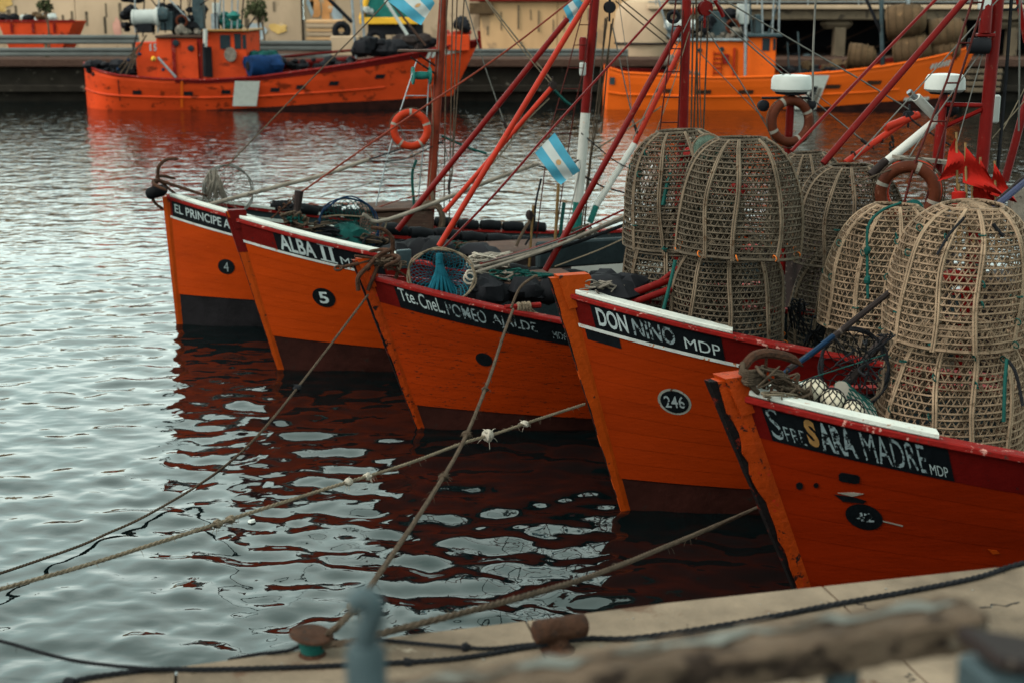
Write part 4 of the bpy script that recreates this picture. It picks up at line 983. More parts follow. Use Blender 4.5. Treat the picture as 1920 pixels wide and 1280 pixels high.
tangle('knot of green and brown rope on the bow of the boat with the 5', 2, [(560, 415), (545, 408)], 'ropebrown', 10, 6, .014, (20, 12)); tangle('green line heaped on the bow of the boat with the 5', 2, [(555, 412)], 'greentwine', 6, 7, .016, (18, 10))
tangle('rope heaped on the bow with the half erased name', 3, [(740, 498), (720, 492)], 'ropebrown', 8, 8, .010, (22, 9)); tangle('brown rope on the farthest bow', 1, [(355, 378), (372, 384)], 'ropebrown', 8, 9, .016, (16, 5))
def net_float(x, y, d, r, label):
    c = pd(x, y-4, d); o = thing('net_float', c, label, 'float', group='cream floats in nets on the nearest bow'); WINV[o.name] = Matrix.Translation(-c)
    MB().ball(c, r, 18).build('float_ball', M['float'], o); mb = MB()
    for sgn in (1, -1):
        for k in range(9):
            mb.tube([c + Vector((math.sin(t)*math.cos(2*math.pi*k/9+sgn*t*.8), math.sin(t)*math.sin(2*math.pi*k/9+sgn*t*.8), math.cos(t)))*(r+.003) for t in [math.pi*j/10 for j in range(11)]], .0035, 4)
    nn = mb.build('float_net', M['ropedark'], o); nn['kind'] = 'stuff'
net_float(1527, 736, 8.95, .084, 'cream float in dark netting, leftmost of the three behind the white rail'); net_float(1560, 755, 8.87, .080, 'cream float in dark netting, middle of the three behind the white rail'); net_float(1597, 775, 8.85, .076, 'cream float in dark netting, lowest and rightmost of the three behind the white rail')
# green net sack
c = pd(1597, 762, 9.1); o = thing('net_sack', c, 'pale sack in green netting beside the cream floats', 'net sack')
mb = MB(); rows = []
def sack(t, a, e=0.):
    rr = .115*(.55+.75*t)*(1+.08*math.sin(3*a+t*4)) + e; p = pd(1578+40*t, 728+56*t, 9.06)
    return p + Vector((math.cos(a)*rr*.7, math.sin(a)*rr*.6, math.sin(a)*rr*.7))
mb.grid([[sack(t/8, 2*math.pi*j/16) for j in range(16)] for t in range(9)], closed=True); mb.poly([sack(0, 2*math.pi*j/16) for j in range(16)][::-1]); mb.build('sack_body', M['tape'], o)
mb = MB()
for sgn in (1, -1):
    for k in range(14): mb.tube([sack(t/8, 2*math.pi*k/14+sgn*t*.16, .004) for t in range(9)], .0045, 4)
mb.build('sack_net', M['greentwine'], o)['kind'] = 'stuff'
c = pd(1508, 752, 8.95); o = thing('cut_jug', c, 'brown cut open jug lying next to the floats', 'jug')
mb = MB(); mb.lathe([(.045, -.05), (.05, .0), (.055, .05), (.05, .05), (.045, .0), (.04, -.045)], c, (.3, -.5, .8), 14); mb.build('jug_body', M['ochre'], o); MB().torus(c + Vector((.02, -.03, .04)), .055, .006, (.3, -.5, .8), 16, 6).build('jug_lip', M['tape'], o)
o = MB().tube([pd(1455, 735, 8.9), pd(1520, 708, 9.1), pd(1660, 664, 9.5)], .004, 5).build('guy_line', M['greentwine']); tag(o, 'thin green line running from the nearest bow to the lidded trap', 'line')
o = MB().tube(curve([pd(1658, 690, 9.5), pd(1650, 735, 9.4), pd(1610, 760, 9.3), pd(1580, 762, 9.2)], 6), .008, 6).build('loose_rope', M['ropebrown']); tag(o, 'grey rope looping down beside the lower pale trap', 'rope')
# coil hung on the mast of the farthest boat, and the bitt with turns of rope on boat 3
mb = MB(); P = bp(1, 809, 412, .15); o = thing('rope_coil', P, 'thick grey brown rope coil hung at the foot of the far boat mast', 'rope coil'); WINV[o.name] = Matrix.Translation(-P)
for k in range(9): mb.torus(P + Vector((rnd.uniform(-.02, .02), -.03*k*.4, rnd.uniform(-.02, .02))), .15+.012*(k % 4), .02, (.1+rnd.uniform(-.1, .1), -1, rnd.uniform(-.1, .1)), 26, 6, 1.45)
mb.tube(curve([P + Vector((0, -.05, .22)), P + Vector((.03, -.06, .3)), P + Vector((0, 0, .42))], 5), .03, 6); mb.build('turns', M['ropebrown'], o)
P = bp(3, 975, 575, .75)
th = BOATS[3][0]; ax = Vector((math.cos(th), math.sin(th), 0))
MB().tube([P - ax*.16, P + ax*.22], .03, 8).build('bitt_bar', M['redrail'], B[3])
mb = MB()
for k in range(8): mb.torus(P + ax*(-.03+.018*k) + Vector((0, 0, -.01)), .042+.006*(k % 2), .012, tuple(ax+Vector((0, 0, .15*(k % 3-1)))), 16, 6)
for k in range(5): mb.tube(curve([P + ax*(.02*k) + Vector((0, -.04, .03)), P + ax*(.03*k+.03) + Vector((0, -.05, -.05)), P + ax*(.03*k+.1) + Vector((0, -.03, -.09))], 5), .010, 6)
o = mb.build('belayed_rope', M['rope']); tag(o, 'turns of pale rope belayed on the rail of the boat with the half erased name', 'rope')
o = MB().tube(curve([bp(3, 958, 578, .9), bp(3, 975, 540, .85), bp(3, 1000, 520, .8), bp(3, 1008, 518, .8)], 6), .014, 6).build('rope_end', M['ropebrown']); tag(o, 'frayed brown rope end sticking up above the half erased name', 'rope')
P = bp(3, 920, 493, -.35); mb = MB(); mb.ball(P, .22, 14, .12, .3, 4); o = thing('net_heap', P, 'heap of pale green netting on deck behind the blue landing net', 'net heap'); mb.build('heap', M['grey_net'], o); mb = MB(); g_ = random.Random(3)
for k in range(26): mb.tube(curve([P + Vector((g_.uniform(-.24, .24), g_.uniform(-.22, .0), g_.uniform(-.03, .13))) for j in range(5)], 4), .008, 4)
mb.build('heap_twine', M['ropewhite'], o)['kind'] = 'stuff'

# ================================================================== lifebuoys, flags
def lifebuoy(P, R_, r_, axis, m, label, tapes=4, rot=.4):
    o = thing('lifebuoy', P, label, 'lifebuoy', group='lifebuoys hung in the rigging'); WINV[o.name] = Matrix.Translation(-Vector(P)); P = Vector(P)
    MB().torus(P, R_, r_, axis, 36, 12).build('ring', M[m], o); q = Vector((0, 0, 1)).rotation_difference(Vector(axis).normalized())
    for k in range(tapes):
        a0 = rot + 2*math.pi*k/tapes
        MB().tube([P + q @ Vector((R_*math.cos(a0+d), R_*math.sin(a0+d), 0)) for d in (-.07, -.035, 0, .035, .07)], r_*1.03, 12).build('tape_band', M['tape'], o)
    mb = MB(); n = 40
    mb.tube([P + q @ Vector(((R_+r_*(1.05+.25*abs(math.sin(2*a)))) * math.cos(a+rot), (R_+r_*(1.05+.25*abs(math.sin(2*a))))*math.sin(a+rot), 0)) for a in [2*math.pi*j/n for j in range(n)]], .006, 5, closed=True); mb.build('grab_line', M['ropebrown'], o)
P = bp(1, 770, 243, .12); lifebuoy(P, .235, .055, (.1, -1, .1), 'ringorange', 'bright orange lifebuoy hung on the shroud ladder of the farthest moored boat', 5)
P = bp(3, 1482, 228, .10); lifebuoy(P, .225, .052, (.3, -1, .05), 'ringbrown', 'faded brown lifebuoy hung on the radar post behind the traps', 4, .75)
P = bp(4, 1702, 362, .1); lifebuoy(P, .235, .055, (-.25, -1, .0), 'ringbrown', 'brown lifebuoy in front of an orange one, right of the dull wicker trap', 4, 1.0)
P = bp(4, 1706, 358, -.15); lifebuoy(P, .24, .055, (-.2, -1, .1), 'ringorange', 'orange lifebuoy half hidden behind the brown one', 4, .5)

def ar_flag(label, A, Bc, C, D, sag_=.05, waves=1.4, sun=True):
    """A-B the hoist from top to bottom, D-C the fly"""
    o = thing('flag', A, label, 'flag', group='blue and white striped flags'); A, Bc, C, D = map(Vector, (A, Bc, C, D)); WINV[o.name] = Matrix.Translation(-A)
    nrm = (Bc-A).cross(D-A).normalized()
    def f(u, v, e=0.):
        p = A.lerp(D, u).lerp(Bc.lerp(C, u), v)
        return p + nrm*(sag_*math.sin(u*math.pi*waves+v*1.2)*u + .35*sag_*math.sin(u*9+v*4)*u + e) - Vector((0, 0, .4*sag_*math.sin(u*math.pi)))
    for k, m in enumerate(('skyblue', 'flagwhite', 'skyblue')):
        MB().grid([[f(j/14, (k+t/5)/3) for j in range(15)] for t in range(6)]).build('stripe', M[m], o)
    if sun:
        for e in (.006, -.006):
            MB().poly([f(.5+.075*math.cos(a)*(1 if j % 2 else .72), .5+.115*math.sin(a)*(1 if j % 2 else .72), e) for j, a in enumerate([2*math.pi*j/24 for j in range(24)])]).build('sun_emblem', M['flagsun'], o)
ar_flag('blue and white sun flag flying from the red stay before the white mast section', bp(3, 1040, 249, 0), bp(3, 1003, 287, 0), bp(3, 1053, 347, .06), bp(3, 1090, 321, .06), .05)
ar_flag('blue and white sun flag at the top edge, left of the brown mast', bp(1, 800, -4, 0)-Vector((0,0,-.12)), bp(1, 727, 2, 0), bp(1, 790, 47, .05), bp(1, 816, 6, .05), .04)
ar_flag('rolled up blue and white flag at the head of a dark red strut', bp(2, 1080, -8, -.1), bp(2, 1056, 16, -.1), bp(2, 1070, 44, -.1), bp(2, 1098, 8, -.1), .04, sun=False)

def pennant(base, tip_top, h_, pts, label, m='flagred', stick=True):
    """a marker flag: cane and a drooping triangular cloth given by its corners"""
    o = thing('marker_flag', base, label, 'marker flag', group='red marker flags bundled behind the traps'); WINV[o.name] = Matrix.Translation(-Vector(base))
    MB().tube([Vector(base), Vector(tip_top)], .011, 6).build('cane', M['bamboo'], o)
    A, Bq, C = map(Vector, pts); nrm = (Bq-A).cross(C-A).normalized(); rows = []
    for k in range(9):
        t = k/8; a, b = A.lerp(C, t), Bq.lerp(C, t); rows.append([a.lerp(b, j/8) + nrm*(.035*math.sin(j*.9+t*5)*(1-t*.5)+.02*math.sin(t*8+j*.5)) for j in range(9)])
    MB().grid(rows).build('cloth', M[m], o)
fd = 12.6
def fl(tx, ty, ax, ay, bx_, by_, cx_, cy_, label, d):
    k_ = 1.28; bx_, by_, cx_, cy_ = ax+(bx_-ax)*k_, ay+(by_-ay)*k_, ax+(cx_-ax)*k_, ay+(cy_-ay)*k_
    pennant(pd(tx+4, 470, d), pd(tx, ty, d), 0, (pd(ax, ay, d-.03), pd(bx_, by_, d), pd(cx_, cy_, d-.05)), label)
fl(1793, 248, 1793, 258, 1812, 308, 1767, 322, 'red marker flag farthest left of the bundle, with its point hanging to the left', 12.4)
fl(1810, 268, 1810, 275, 1806, 328, 1866, 347, 'red marker flag in the middle of the bundle, spread toward the right', 12.2)
fl(1838, 295, 1838, 298, 1836, 340, 1864, 345, 'red marker flag tucked behind the middle one of the bundle', 12.6)
fl(1865, 302, 1864, 306, 1858, 352, 1898, 364, 'red marker flag at the right of the bundle, near the rope', 12.5)
fl(1822, 335, 1826, 338, 1822, 380, 1868, 384, 'red marker flag hanging lowest in the bundle', 12.3)
fl(1848, 340, 1846, 345, 1842, 385, 1872, 380, 'red marker flag low in the bundle against the mast foot', 12.55)
fl(1798, 345, 1790, 350, 1788, 382, 1812, 380, 'crumpled red marker flag lowest left of the bundle', 12.35)
mb = MB(); mb.lathe([(.03, -.07), (.055, -.06), (.06, .06), (.03, .07)], pd(1797, 374, 12.2), (0, .1, 1), 12); o = mb.build('marker_float', M['flagred']); tag(o, 'red cylindrical float under the left marker flag', 'float')

# ================================================================== mooring ropes, bollards
def rope(label, pts, r, m, knots=(), frays=0, cat='rope', seed=1, name='mooring_rope', sway=.0, n=7):
    P = curve(pts, n); g = random.Random(seed); P2 = []
    for k, p in enumerate(P): P2.append(p + Vector((g.uniform(-1, 1), g.uniform(-1, 1), g.uniform(-1, 1)))*sway)
    o = thing(name, P2[0], label, cat); WINV[o.name] = Matrix.Translation(-Vector(P2[0]))
    mb = MB(); strand = []
    # three laid strands
    L_ = [0]
    for a, b in zip(P2, P2[1:]): L_.append(L_[-1]+(b-a).length)
    step = r*1.6; N = max(int(L_[-1]/step), 8); N = min(N, 420); pts2 = []
    j = 0
    for k in range(N+1):
        s = L_[-1]*k/N
        while j < len(L_)-2 and L_[j+1] < s: j += 1
        pts2.append(P2[j].lerp(P2[j+1], min(max((s-L_[j])/max(L_[j+1]-L_[j], 1e-6), 0), 1)))
    pitch = max(r*9, L_[-1]/N*5)
    for q in range(3):
        ps = []
        for k, p in enumerate(pts2):
            t = (pts2[min(k+1, N)]-pts2[max(k-1, 0)]).normalized(); up = Vector((0, 0, 1)); a_ = t.cross(up).normalized(); b_ = a_.cross(t)
            an = 2*math.pi*(q/3 + L_[-1]*k/N/pitch); ps.append(p + (a_*math.cos(an)+b_*math.sin(an))*r*.5)
        mb.tube(ps, r*.60, 5)
    mb.build('strands', M[m], o)
    for f, rr, km in knots:
        c = pts2[int(f*N)]; kb = MB(); kb.ball(c, rr, 12, rr*.85, .5, f*37)
        for q in range(3): kb.torus(c + Vector((g.uniform(-.3, .3)*rr, g.uniform(-.3, .3)*rr, 0)), rr*.75, rr*.34, (g.uniform(-1, 1), g.uniform(-1, 1), g.uniform(-1, 1)), 12, 6)
        for q in range(9):
            d = Vector((g.uniform(-1, 1), g.uniform(-1, 1), g.uniform(-1, .8))).normalized(); kb.tube([c, c + d*rr*1.4, c + d*rr*2.0 - Vector((0, 0, rr*.4))], [rr*.10, rr*.07, rr*.03], 4)
        kb.build('knot', M[km], o)
    if frays:
        fb = MB()
        for q in range(frays):
            c = pts2[g.randrange(2, N-1)]; d = Vector((g.uniform(-1, 1), g.uniform(-1, 1), g.uniform(-1, 1))).normalized(); fb.tube([c, c + d*r*2.2, c + d*r*3.4 - Vector((0, 0, r))], [r*.16, r*.12, r*.05], 4)
        ff = fb.build('loose_fibres', M[m], o); ff['kind'] = 'stuff'
    return o
W_ = lambda x, y, z=.0: pz(x, y, z)
rope('thin brown mooring rope dipping into the water on its way to the left edge',
     [bp(3, 690, 553, .1), pd(600, 672, 13.4), pd(508, 788, 12.2), pd(440, 858, 11.9), pz(370, 910, .12), pz(270, 968, .045), pz(200, 1000, .02), pz(140, 1026, .04), pz(0, 1074, .12), pz(-200, 1135, .4)], .012, 'ropebrown', [(.24, .035, 'ropedark')], 16, seed=3)
rope('pale frayed mooring rope with white knots crossing the water to the left edge',
     [bp(4, 1096, 757, .06), pd(1010, 785, 11.6), pd(930, 812, 11.2), pd(865, 831, 10.9), pd(760, 870, 10.2), pd(610, 916, 9.5), pd(450, 967, 8.9), pd(330, 1006, 8.5), pd(150, 1062, 8.0), pd(0, 1104, 7.6), pd(-200, 1160, 7.1)], .013, 'rope',
     [(.145, .030, 'ropewhite'), (.215, .048, 'ropewhite'), (.455, .028, 'ropewhite'), (.49, .028, 'ropewhite'), (.655, .026, 'rope'), (.672, .030, 'rope')], 46, seed=5)
BOL1, BOL2 = pz(586, 1226, QZ), pz(1046, 1216, QZ)
rope('frayed brown mooring rope from the half erased name boat down to the mushroom bollard',
     [bp(3, 962, 580, .95), pd(944, 628, 12.6), pd(915, 715, 11.2), pd(868, 828, 9.8), pd(805, 935, 8.4), pd(735, 1040, 7.0), pd(675, 1125, 6.0), pd(638, 1168, 5.55), BOL1 + Vector((.045, .02, .062))], .014, 'ropebrown', [(.48, .03, 'ropebrown'), (.60, .03, 'ropebrown'), (.36, .024, 'ropebrown'), (.95, .03, 'rope')], 60, seed=7)
rope('heavy brown mooring rope from behind the nearest bow to the mushroom bollard',
     [pd(1500, 915, 11.0), pd(1405, 958, 9.9), pd(1270, 1015, 8.3), pd(1120, 1075, 7.1), pd(990, 1115, 6.4), pd(860, 1150, 5.95), pd(740, 1180, 5.7), pd(670, 1200, 5.55), BOL1 + Vector((.045, -.03, .05))], .015, 'ropebrown', [], 20, seed=9)
Q_ = lambda x, y, r=.012: pz(x, y, QZ+r)
rope('dark rope lying along the quay from the T shaped bollard to the right edge', [Q_(1040, 1204, .03), Q_(1100, 1196), Q_(1180, 1196), Q_(1290, 1182), Q_(1420, 1160), Q_(1560, 1133), Q_(1700, 1108), Q_(1830, 1082), Q_(1905, 1058), Q_(1990, 1040)], .012, 'ropedark', [], 10, seed=11)
rope('doubled dark rope lying between the two bollards', [Q_(1052, 1204, .03), Q_(985, 1208), Q_(930, 1214), Q_(890, 1214), Q_(800, 1207), Q_(730, 1200), Q_(690, 1196)], .008, 'ropedark', [(.5, .018, 'ropedark')], 6, seed=12)
rope('long dark rope along the quay edge past the mushroom bollard', [Q_(1046, 1206, .03), Q_(990, 1212), Q_(895, 1228), Q_(800, 1238), Q_(640, 1246), Q_(540, 1250), Q_(400, 1254), Q_(290, 1254), Q_(190, 1266), Q_(140, 1276), Q_(60, 1300)], .010, 'ropedark', [(.93, .02, 'ropedark'), (.3, .016, 'ropedark')], 10, seed=13)
rope('dark rope sagging from the left edge down to the quay', [pd(-180, 1160, 6.2), pd(0, 1201, 5.9), pd(60, 1218, 5.75), pd(130, 1236, 5.6), pd(200, 1246, 5.5), pd(268, 1252, 5.42), Q_(330, 1254)], .008, 'ropedark', [], 4, seed=14)
rope('thin dark rope from the mushroom bollard over the quay edge', [BOL1 + Vector((-.04, .03, .03)), Q_(545, 1218), Q_(520, 1222), pz(480, 1226, QZ-.02), pz(430, 1236, QZ-.2)], .008, 'ropedark', [], 2, seed=15)
def eye(c, R_, r_, m, label, tilt=(0, 0, 1)):
    mb = MB()
    for k in range(3): mb.torus(Vector(c) + Vector((0, 0, .016*k)), R_+.004*k, r_, (tilt[0]+.05*k, tilt[1], 1), 20, 7)
    o = mb.build('rope_turns', M[m]); tag(o, label, 'rope')
eye(BOL1 + Vector((0, 0, .020)), .038, .010, 'greentwine', 'green rope turns round the neck of the mushroom bollard')
eye(BOL1 + Vector((0, 0, .048)), .036, .009, 'rope', 'pale rope turns under the cap of the mushroom bollard')
o = thing('mooring_bollard', BOL1, 'rusty mushroom bollard with a flat cap and green rope on its neck', 'bollard'); WINV[o.name] = Matrix.Translation(-BOL1)
MB().lathe([(.055, 0), (.05, .008), (.034, .016), (.028, .035), (.030, .062), (.05, .074)], BOL1, (0, 0, 1), 20).build('post', M['rust'], o)
MB().lathe([(.045, .070), (.078, .075), (.088, .081), (.084, .090), (.03, .095)], BOL1 + Vector((-.012, 0, 0)), (.13, 0, 1), 22).build('cap', M['rust'], o)
o = thing('mooring_bollard', BOL2, 'rusty T shaped bollard with a round cross bar', 'bollard'); WINV[o.name] = Matrix.Translation(-BOL2)
MB().lathe([(.07, 0), (.045, .02), (.04, .06), (.045, .09)], BOL2, (0, 0, 1), 16).build('post', M['rust'], o)
ax = Vector((1, .32, .02)).normalized(); cb = BOL2 + Vector((.008, 0, .088)); MB().lathe([(.030, -.112), (.044, -.104), (.048, -.09), (.047, 0), (.048, .09), (.044, .104), (.030, .112)], cb, ax, 20).build('cross_bar', M['rust'], o)
# ================================================================== the rail the picture is taken over
a, b = pd(735, 1332, 2.18), pd(1826, 1160, 2.42); ax = (b-a).normalized(); L = (b-a).length*1.35; cN = b - ax*L/2
rz_ = math.atan2(ax.y, ax.x); ry_ = -math.asin(ax.z); rot = Matrix.Rotation(rz_, 3, 'Z') @ Matrix.Rotation(ry_, 3, 'Y')
o = thing('wooden_rail', b, 'weathered wooden rail with flaking pale paint on metal posts, out of focus at the bottom', 'railing'); WINV[o.name] = Matrix.Translation(-b)
g_ = random.Random(4)
mb = MB(); rows = []
for k in range(61):
    p = b - ax*(L*k/60); s_ = ax.cross(Vector((0, 0, 1))).normalized(); w_ = lambda e: g_.uniform(-e, e)
    e = .004 + .004*math.sin(k*.7); sec = [(-.05, -.036), (-.052, .020), (-.044, .03), (.042, .032), (.052, .022), (.050, -.030), (.042, -.036)]
    f_ = .8 if k == 0 else 1
    rows.append([p + s_*(x*f_ + w_(.0025)) + Vector((0, 0, z*f_ + w_(.003))) for x, z in sec])
mb.grid(rows, closed=True); mb.poly(rows[0]); mb.poly(rows[-1][::-1]); mb.build('beam', M['weatherwood'], o)
mb = MB(); mb.grid([[r_[q] + Vector((0, 0, .0035)) + s_*dq for q, dq in ((2, .022+.012*math.sin(k*.9)), (3, -.022-.025*abs(math.sin(k*.55+1))))] for k, r_ in enumerate(rows)]); mb.build('paint_layer', M['railpaint'], o)
def post(x, y, d, r_, name='post', top=0.):
    p = pd(x, y, d); MB().lathe([(r_, 0), (r_, p.z-QZ+top)], (p.x, p.y, QZ), (0, 0, 1), 18).build(name, M['bluegrey'], o)
    MB().lathe([(r_*2, 0), (r_*2, .01), (r_*1.1, .014)], (p.x, p.y, QZ), (0, 0, 1), 18).build('base_plate', M['bluegrey'], o)
post(1580, 1236, 2.36, .029)
P = pd(686, 1240, 2.05); o = thing('hook_post', (P.x, P.y, QZ), 'blue grey metal post ending in a rounded hook, blurred in front of the mushroom bollard', 'post'); WINV[o.name] = Matrix.Translation(-Vector((P.x, P.y, QZ)))
MB().lathe([(.030, 0), (.030, P.z-QZ+.015), (.022, P.z-QZ+.03)], (P.x, P.y, QZ), (0, 0, 1), 18).build('post', M['bluegrey'], o)
hp_ = [P + Vector((-.002, 0, .02)), P + Vector((.004, 0, .05)), P + Vector((.012, 0, .075)), P + Vector((.008, 0, .095)), P + Vector((-.006, 0, .099)), P + Vector((-.013, 0, .085))]
MB().tube(curve(hp_, 6), [.017]*10+[.0175]*14+[.016]*7, 12).build('hook', M['bluegrey'], o)
P = pd(1885, 1262, 2.2); o = thing('blue_post', (P.x, P.y, QZ), 'chipped blue square post with a dark wooden cap at the bottom right corner', 'post'); WINV[o.name] = Matrix.Translation(-Vector((P.x, P.y, QZ)))
hgt = P.z-QZ+.02; MB().box((P.x, P.y, QZ+hgt/2), (.115, .1, hgt), Matrix.Rotation(.25, 3, 'Z') @ Matrix.Rotation(.0, 3, 'Y'), .008).build('post', M['bluegrey'], o, False)
MB().box((P.x+.02, P.y, QZ+hgt+.012), (.16, .12, .022), Matrix.Rotation(.25, 3, 'Z') @ Matrix.Rotation(.28, 3, 'Y'), .005).build('cap', M['darkwood'], o, False)
fb = MB(); fb.ball(pz(472, 977, .01), .035, 8, .02, .4, 4); o = fb.build('floating_scrap', M['plastic']); tag(o, 'small white scrap floating on the water left of the ropes', 'litter')

# more gear lying on the decks
tangle('dark nets and cord lying on deck behind the white rail of the boat with the 5', 2, [(620, 438), (690, 455), (720, 462)], 'ropedark', 16, 21, .012, (40, 12)); tangle('brown cord on the deck of the second boat', 2, [(590, 425), (700, 448)], 'ropebrown', 10, 22, .010, (40, 10))
tangle('green and grey cord heaped on deck behind the half erased name', 3, [(930, 520), (980, 540), (1010, 545)], 'grey_net', 12, 23, .010, (36, 12)); tangle('teal line on the deck of the third boat', 3, [(950, 515), (1000, 520)], 'greentwine', 8, 24, .009, (40, 12))
tangle('rope coils at the foot of the white and green mast', 2, [(1090, 440), (1080, 470), (1110, 475)], 'ropebrown', 16, 25, .013, (22, 26)); tangle('grey rope at the foot of the white and green mast', 2, [(1100, 455), (1130, 480)], 'grey_net', 10, 26, .012, (24, 20))
tangle('dark cord and netting between the traps and the anchor', 5, [(1640, 700), (1600, 660), (1650, 640)], 'ropedark', 6, 27, .006, (34, 30)); tangle('cord heaped between the trap stacks', 4, [(1500, 600), (1530, 620)], 'ropedark', 12, 28, .009, (24, 40))
def dark_heap(i, px, py, lat, rx, rz, label, n=5, seed=1):
    g = random.Random(seed); mb = MB()
    for k in range(n):
        P = bp(i, px+g.uniform(-1, 1)*rx, py+g.uniform(-1, 1)*rz*.4, lat+g.uniform(-.15, .15)); mb.ball(P, g.uniform(.14, .26), 12, g.uniform(.10, .17), .5, seed*3+k)
    o = mb.build('tarpaulin_heap', M['darkstuff']); tag(o, label, 'tarpaulin')
dark_heap(3, 960, 545, .1, 70, 14, 'black tarpaulin heap on deck behind the half erased name', 8, 3); dark_heap(2, 820, 470, .5, 90, 8, 'black bundles along the deck behind the blue landing net', 9, 4); dark_heap(4, 1130, 545, -.2, 40, 6, 'black bundle low in the bow beside the tall orange stem head', 4, 5)

for i_, pts, m_, n_, sd in ((3, [(930, 535), (970, 538), (1005, 548)], 'ropedark', 16, 31), (3, [(945, 530), (990, 536)], 'ropebrown', 7, 32), (2, [(790, 460), (850, 462), (890, 466)], 'green_net', 14, 33), (2, [(830, 458), (870, 462)], 'ropebrown', 7, 34), (4, [(1120, 535), (1150, 545)], 'grey_net', 9, 35), (1, [(540, 385), (620, 392), (680, 398)], 'ropedark', 10, 36)):
    tangle('cord and netting lying over the dark bundles on deck', i_, pts, m_, n_, sd, .008, (34, 10))
# ================================================================== across the basin
def interp(L_, x):
    if x <= L_[0][0]: return L_[0][1]
    for (a, ya), (b, yb) in zip(L_, L_[1:]):
        if x <= b: return ya+(yb-ya)*(x-a)/(b-a)
    return L_[-1][1]
YC = 60.6
def far_boat(label, sheer_px, wl0, wl1, hm, bandm, band_from, stern_round, bottom_from):
    Yn = YC-2.0; sh = [(pY(x, y, YC).x, pY(x, y, Yn).z) for x, y in sheer_px]
    xs0, xtop = sh[0][0], sh[-1][0]; xw = pY(wl1, 205, YC).x; xs_w = pY(wl0, 205, YC).x; zt = sh[-1][1]
    o = thing('fishing_boat', (xs0, YC, 0), label, 'fishing boat', group='orange fishing boats across the basin'); WINV[o.name] = Matrix.Translation((-xs0, -YC, 0))
    def P(s, f, side, off=0.):
        xa = xs0 + s*(xtop-xs0); z = interp(sh, xa)*f if f > 0 else f
        zz = max(z, 0)
        xst = xs_w + (xs0-xs_w)*min(zz/1.5, 1); xb = xw + (xtop-xw)*min(zz/zt, 1); x = xst + s*(xb-xst)
        b = 2.15*((1-(1-min(s/stern_round, 1))**2.2) if stern_round else (.80+.2*min(s/.2, 1)))*(1-max((s-.55)/.45, 0)**2.3)
        b *= .78+.22*min(max(f, 0)*1.2, 1)
        return Vector((x, YC - side*(b+off), z))
    S = [k/48 for k in range(49)]; fz = [-.5, 0, .12, .3, .5, .7, .88, 1.0]
    mb = MB()
    for side in (1, -1):
        for k in range(7):
            mb.mi = 1 if k < 1 else 0
            r_ = [[P(s, fz[k], side), P(s, fz[k+1], side)] for s in S]; mb.grid(r_)
    mb.mi = 0; mb.poly([P(0, f, 1) for f in fz] + [P(0, f, -1) for f in fz[::-1]])
    mb.build('hull', [M[hm], M['boot']], o)
    mb = MB(); ss = [s for s in S if s >= bottom_from]                       # dark bottom paint rising at the bow
    mb.grid([[P(s, -.2, 1, .012), P(s, .16*min((s-bottom_from)*3, 1)+.01, 1, .012)] for s in ss]); mb.build('bottom_paint', M['boot'], o)
    mb = MB(); ss = [s for s in S if s >= band_from]
    mb.grid([[P(s, .88, 1, .02), P(s, 1.01, 1, .03), P(s, 1.02, 1, -.12)] for s in ss]); mb.build('sheer_band', M[bandm], o)
    mb = MB(); mb.grid([[P(s, .93, -1, -.05), P(s, 1.02, -1, -.05), P(s, 1.02, -1, .06)] for s in S]); mb.build('far_bulwark', M['red'], o)
    mb = MB(); mb.tube([P(s, 1.0, 1, .02) for s in S], .05, 6); mb.build('rail', M['redrail'] if band_from < .5 else M[hm], o)
    mb = MB(); mb.tube([P(s, .42, 1, .02) for s in S[:40]], .045, 6); mb.build('rubbing_strake', M[hm], o)
    mb = MB(); mb.grid([[P(s, .62, 1, -.1), P(s, .62, -1, -.1)] for s in S]); mb.build('deck', M['darkwood'], o)
    def s_of(px): return (pY(px, 170, Yn).x-xs0)/(xtop-xs0)
    def plate(px0, px1, y0, y1, m, name, off=.03):
        mb = MB(); a, b = s_of(px0), s_of(px1)
        def pt(s, y):
            xa = xs0+s*(xtop-xs0); return P(s, max(pY(960, y, Yn).z, .02)/interp(sh, xa), 1, off)
        rows = [[pt(a+(b-a)*k/4, y0), pt(a+(b-a)*k/4, y1)] for k in range(5)]; mb.grid(rows)
        return mb.build(name, M[m], o, False)
    return o, plate, P, s_of
fA, plA, PA, sA = far_boat('red orange fishing boat across the basin, white square on its side, blue net drum',
    [(158, 122), (200, 132), (250, 141), (330, 148), (420, 150), (520, 144), (620, 130), (700, 118), (780, 103), (850, 88), (900, 77)], 164, 838, 'farred', 'red', .27, .13, .35)
plA(459, 508, 152, 200, 'white', 'white_panel', .09)
for x, y in ((265, 174), (368, 176), (443, 173), (540, 169), (590, 164), (653, 157), (738, 145)): plA(x-9, x+9, y-4, y+4, 'darkstuff', 'scupper', .035)
plA(352, 357, 153, 203, 'faramber', 'rubbing_post', .05); plA(228, 230, 150, 190, 'darkstuff', 'seam', .03)
for k, x in enumerate(range(812, 872, 9)): plA(x, x+6, 112-(x-812)*.2, 100-(x-812)*.2, 'mastwhite', 'name_letter', .04)
def box_px(o, name, m, x0, x1, y0, y1, Yf, dep, bev=.03, smooth=False):
    a, b = pY(x0, y1, Yf), pY(x1, y0, Yf); return MB().box(((a.x+b.x)/2, Yf+dep/2, (a.z+b.z)/2), (b.x-a.x, dep, b.z-a.z), bev=bev).build(name, M[m], o, smooth)
def pan(o, name, m, x0, x1, y0, y1, Yf, t=.03): return box_px(o, name, m, x0, x1, y0, y1, Yf-t, t*.98, 0)
def rod(o, name, m, a, b, r, Y): return MB().tube([pY(*a, Y), pY(*b, Y)], r, 7).build(name, M[m], o)
Yw = YC-1.5
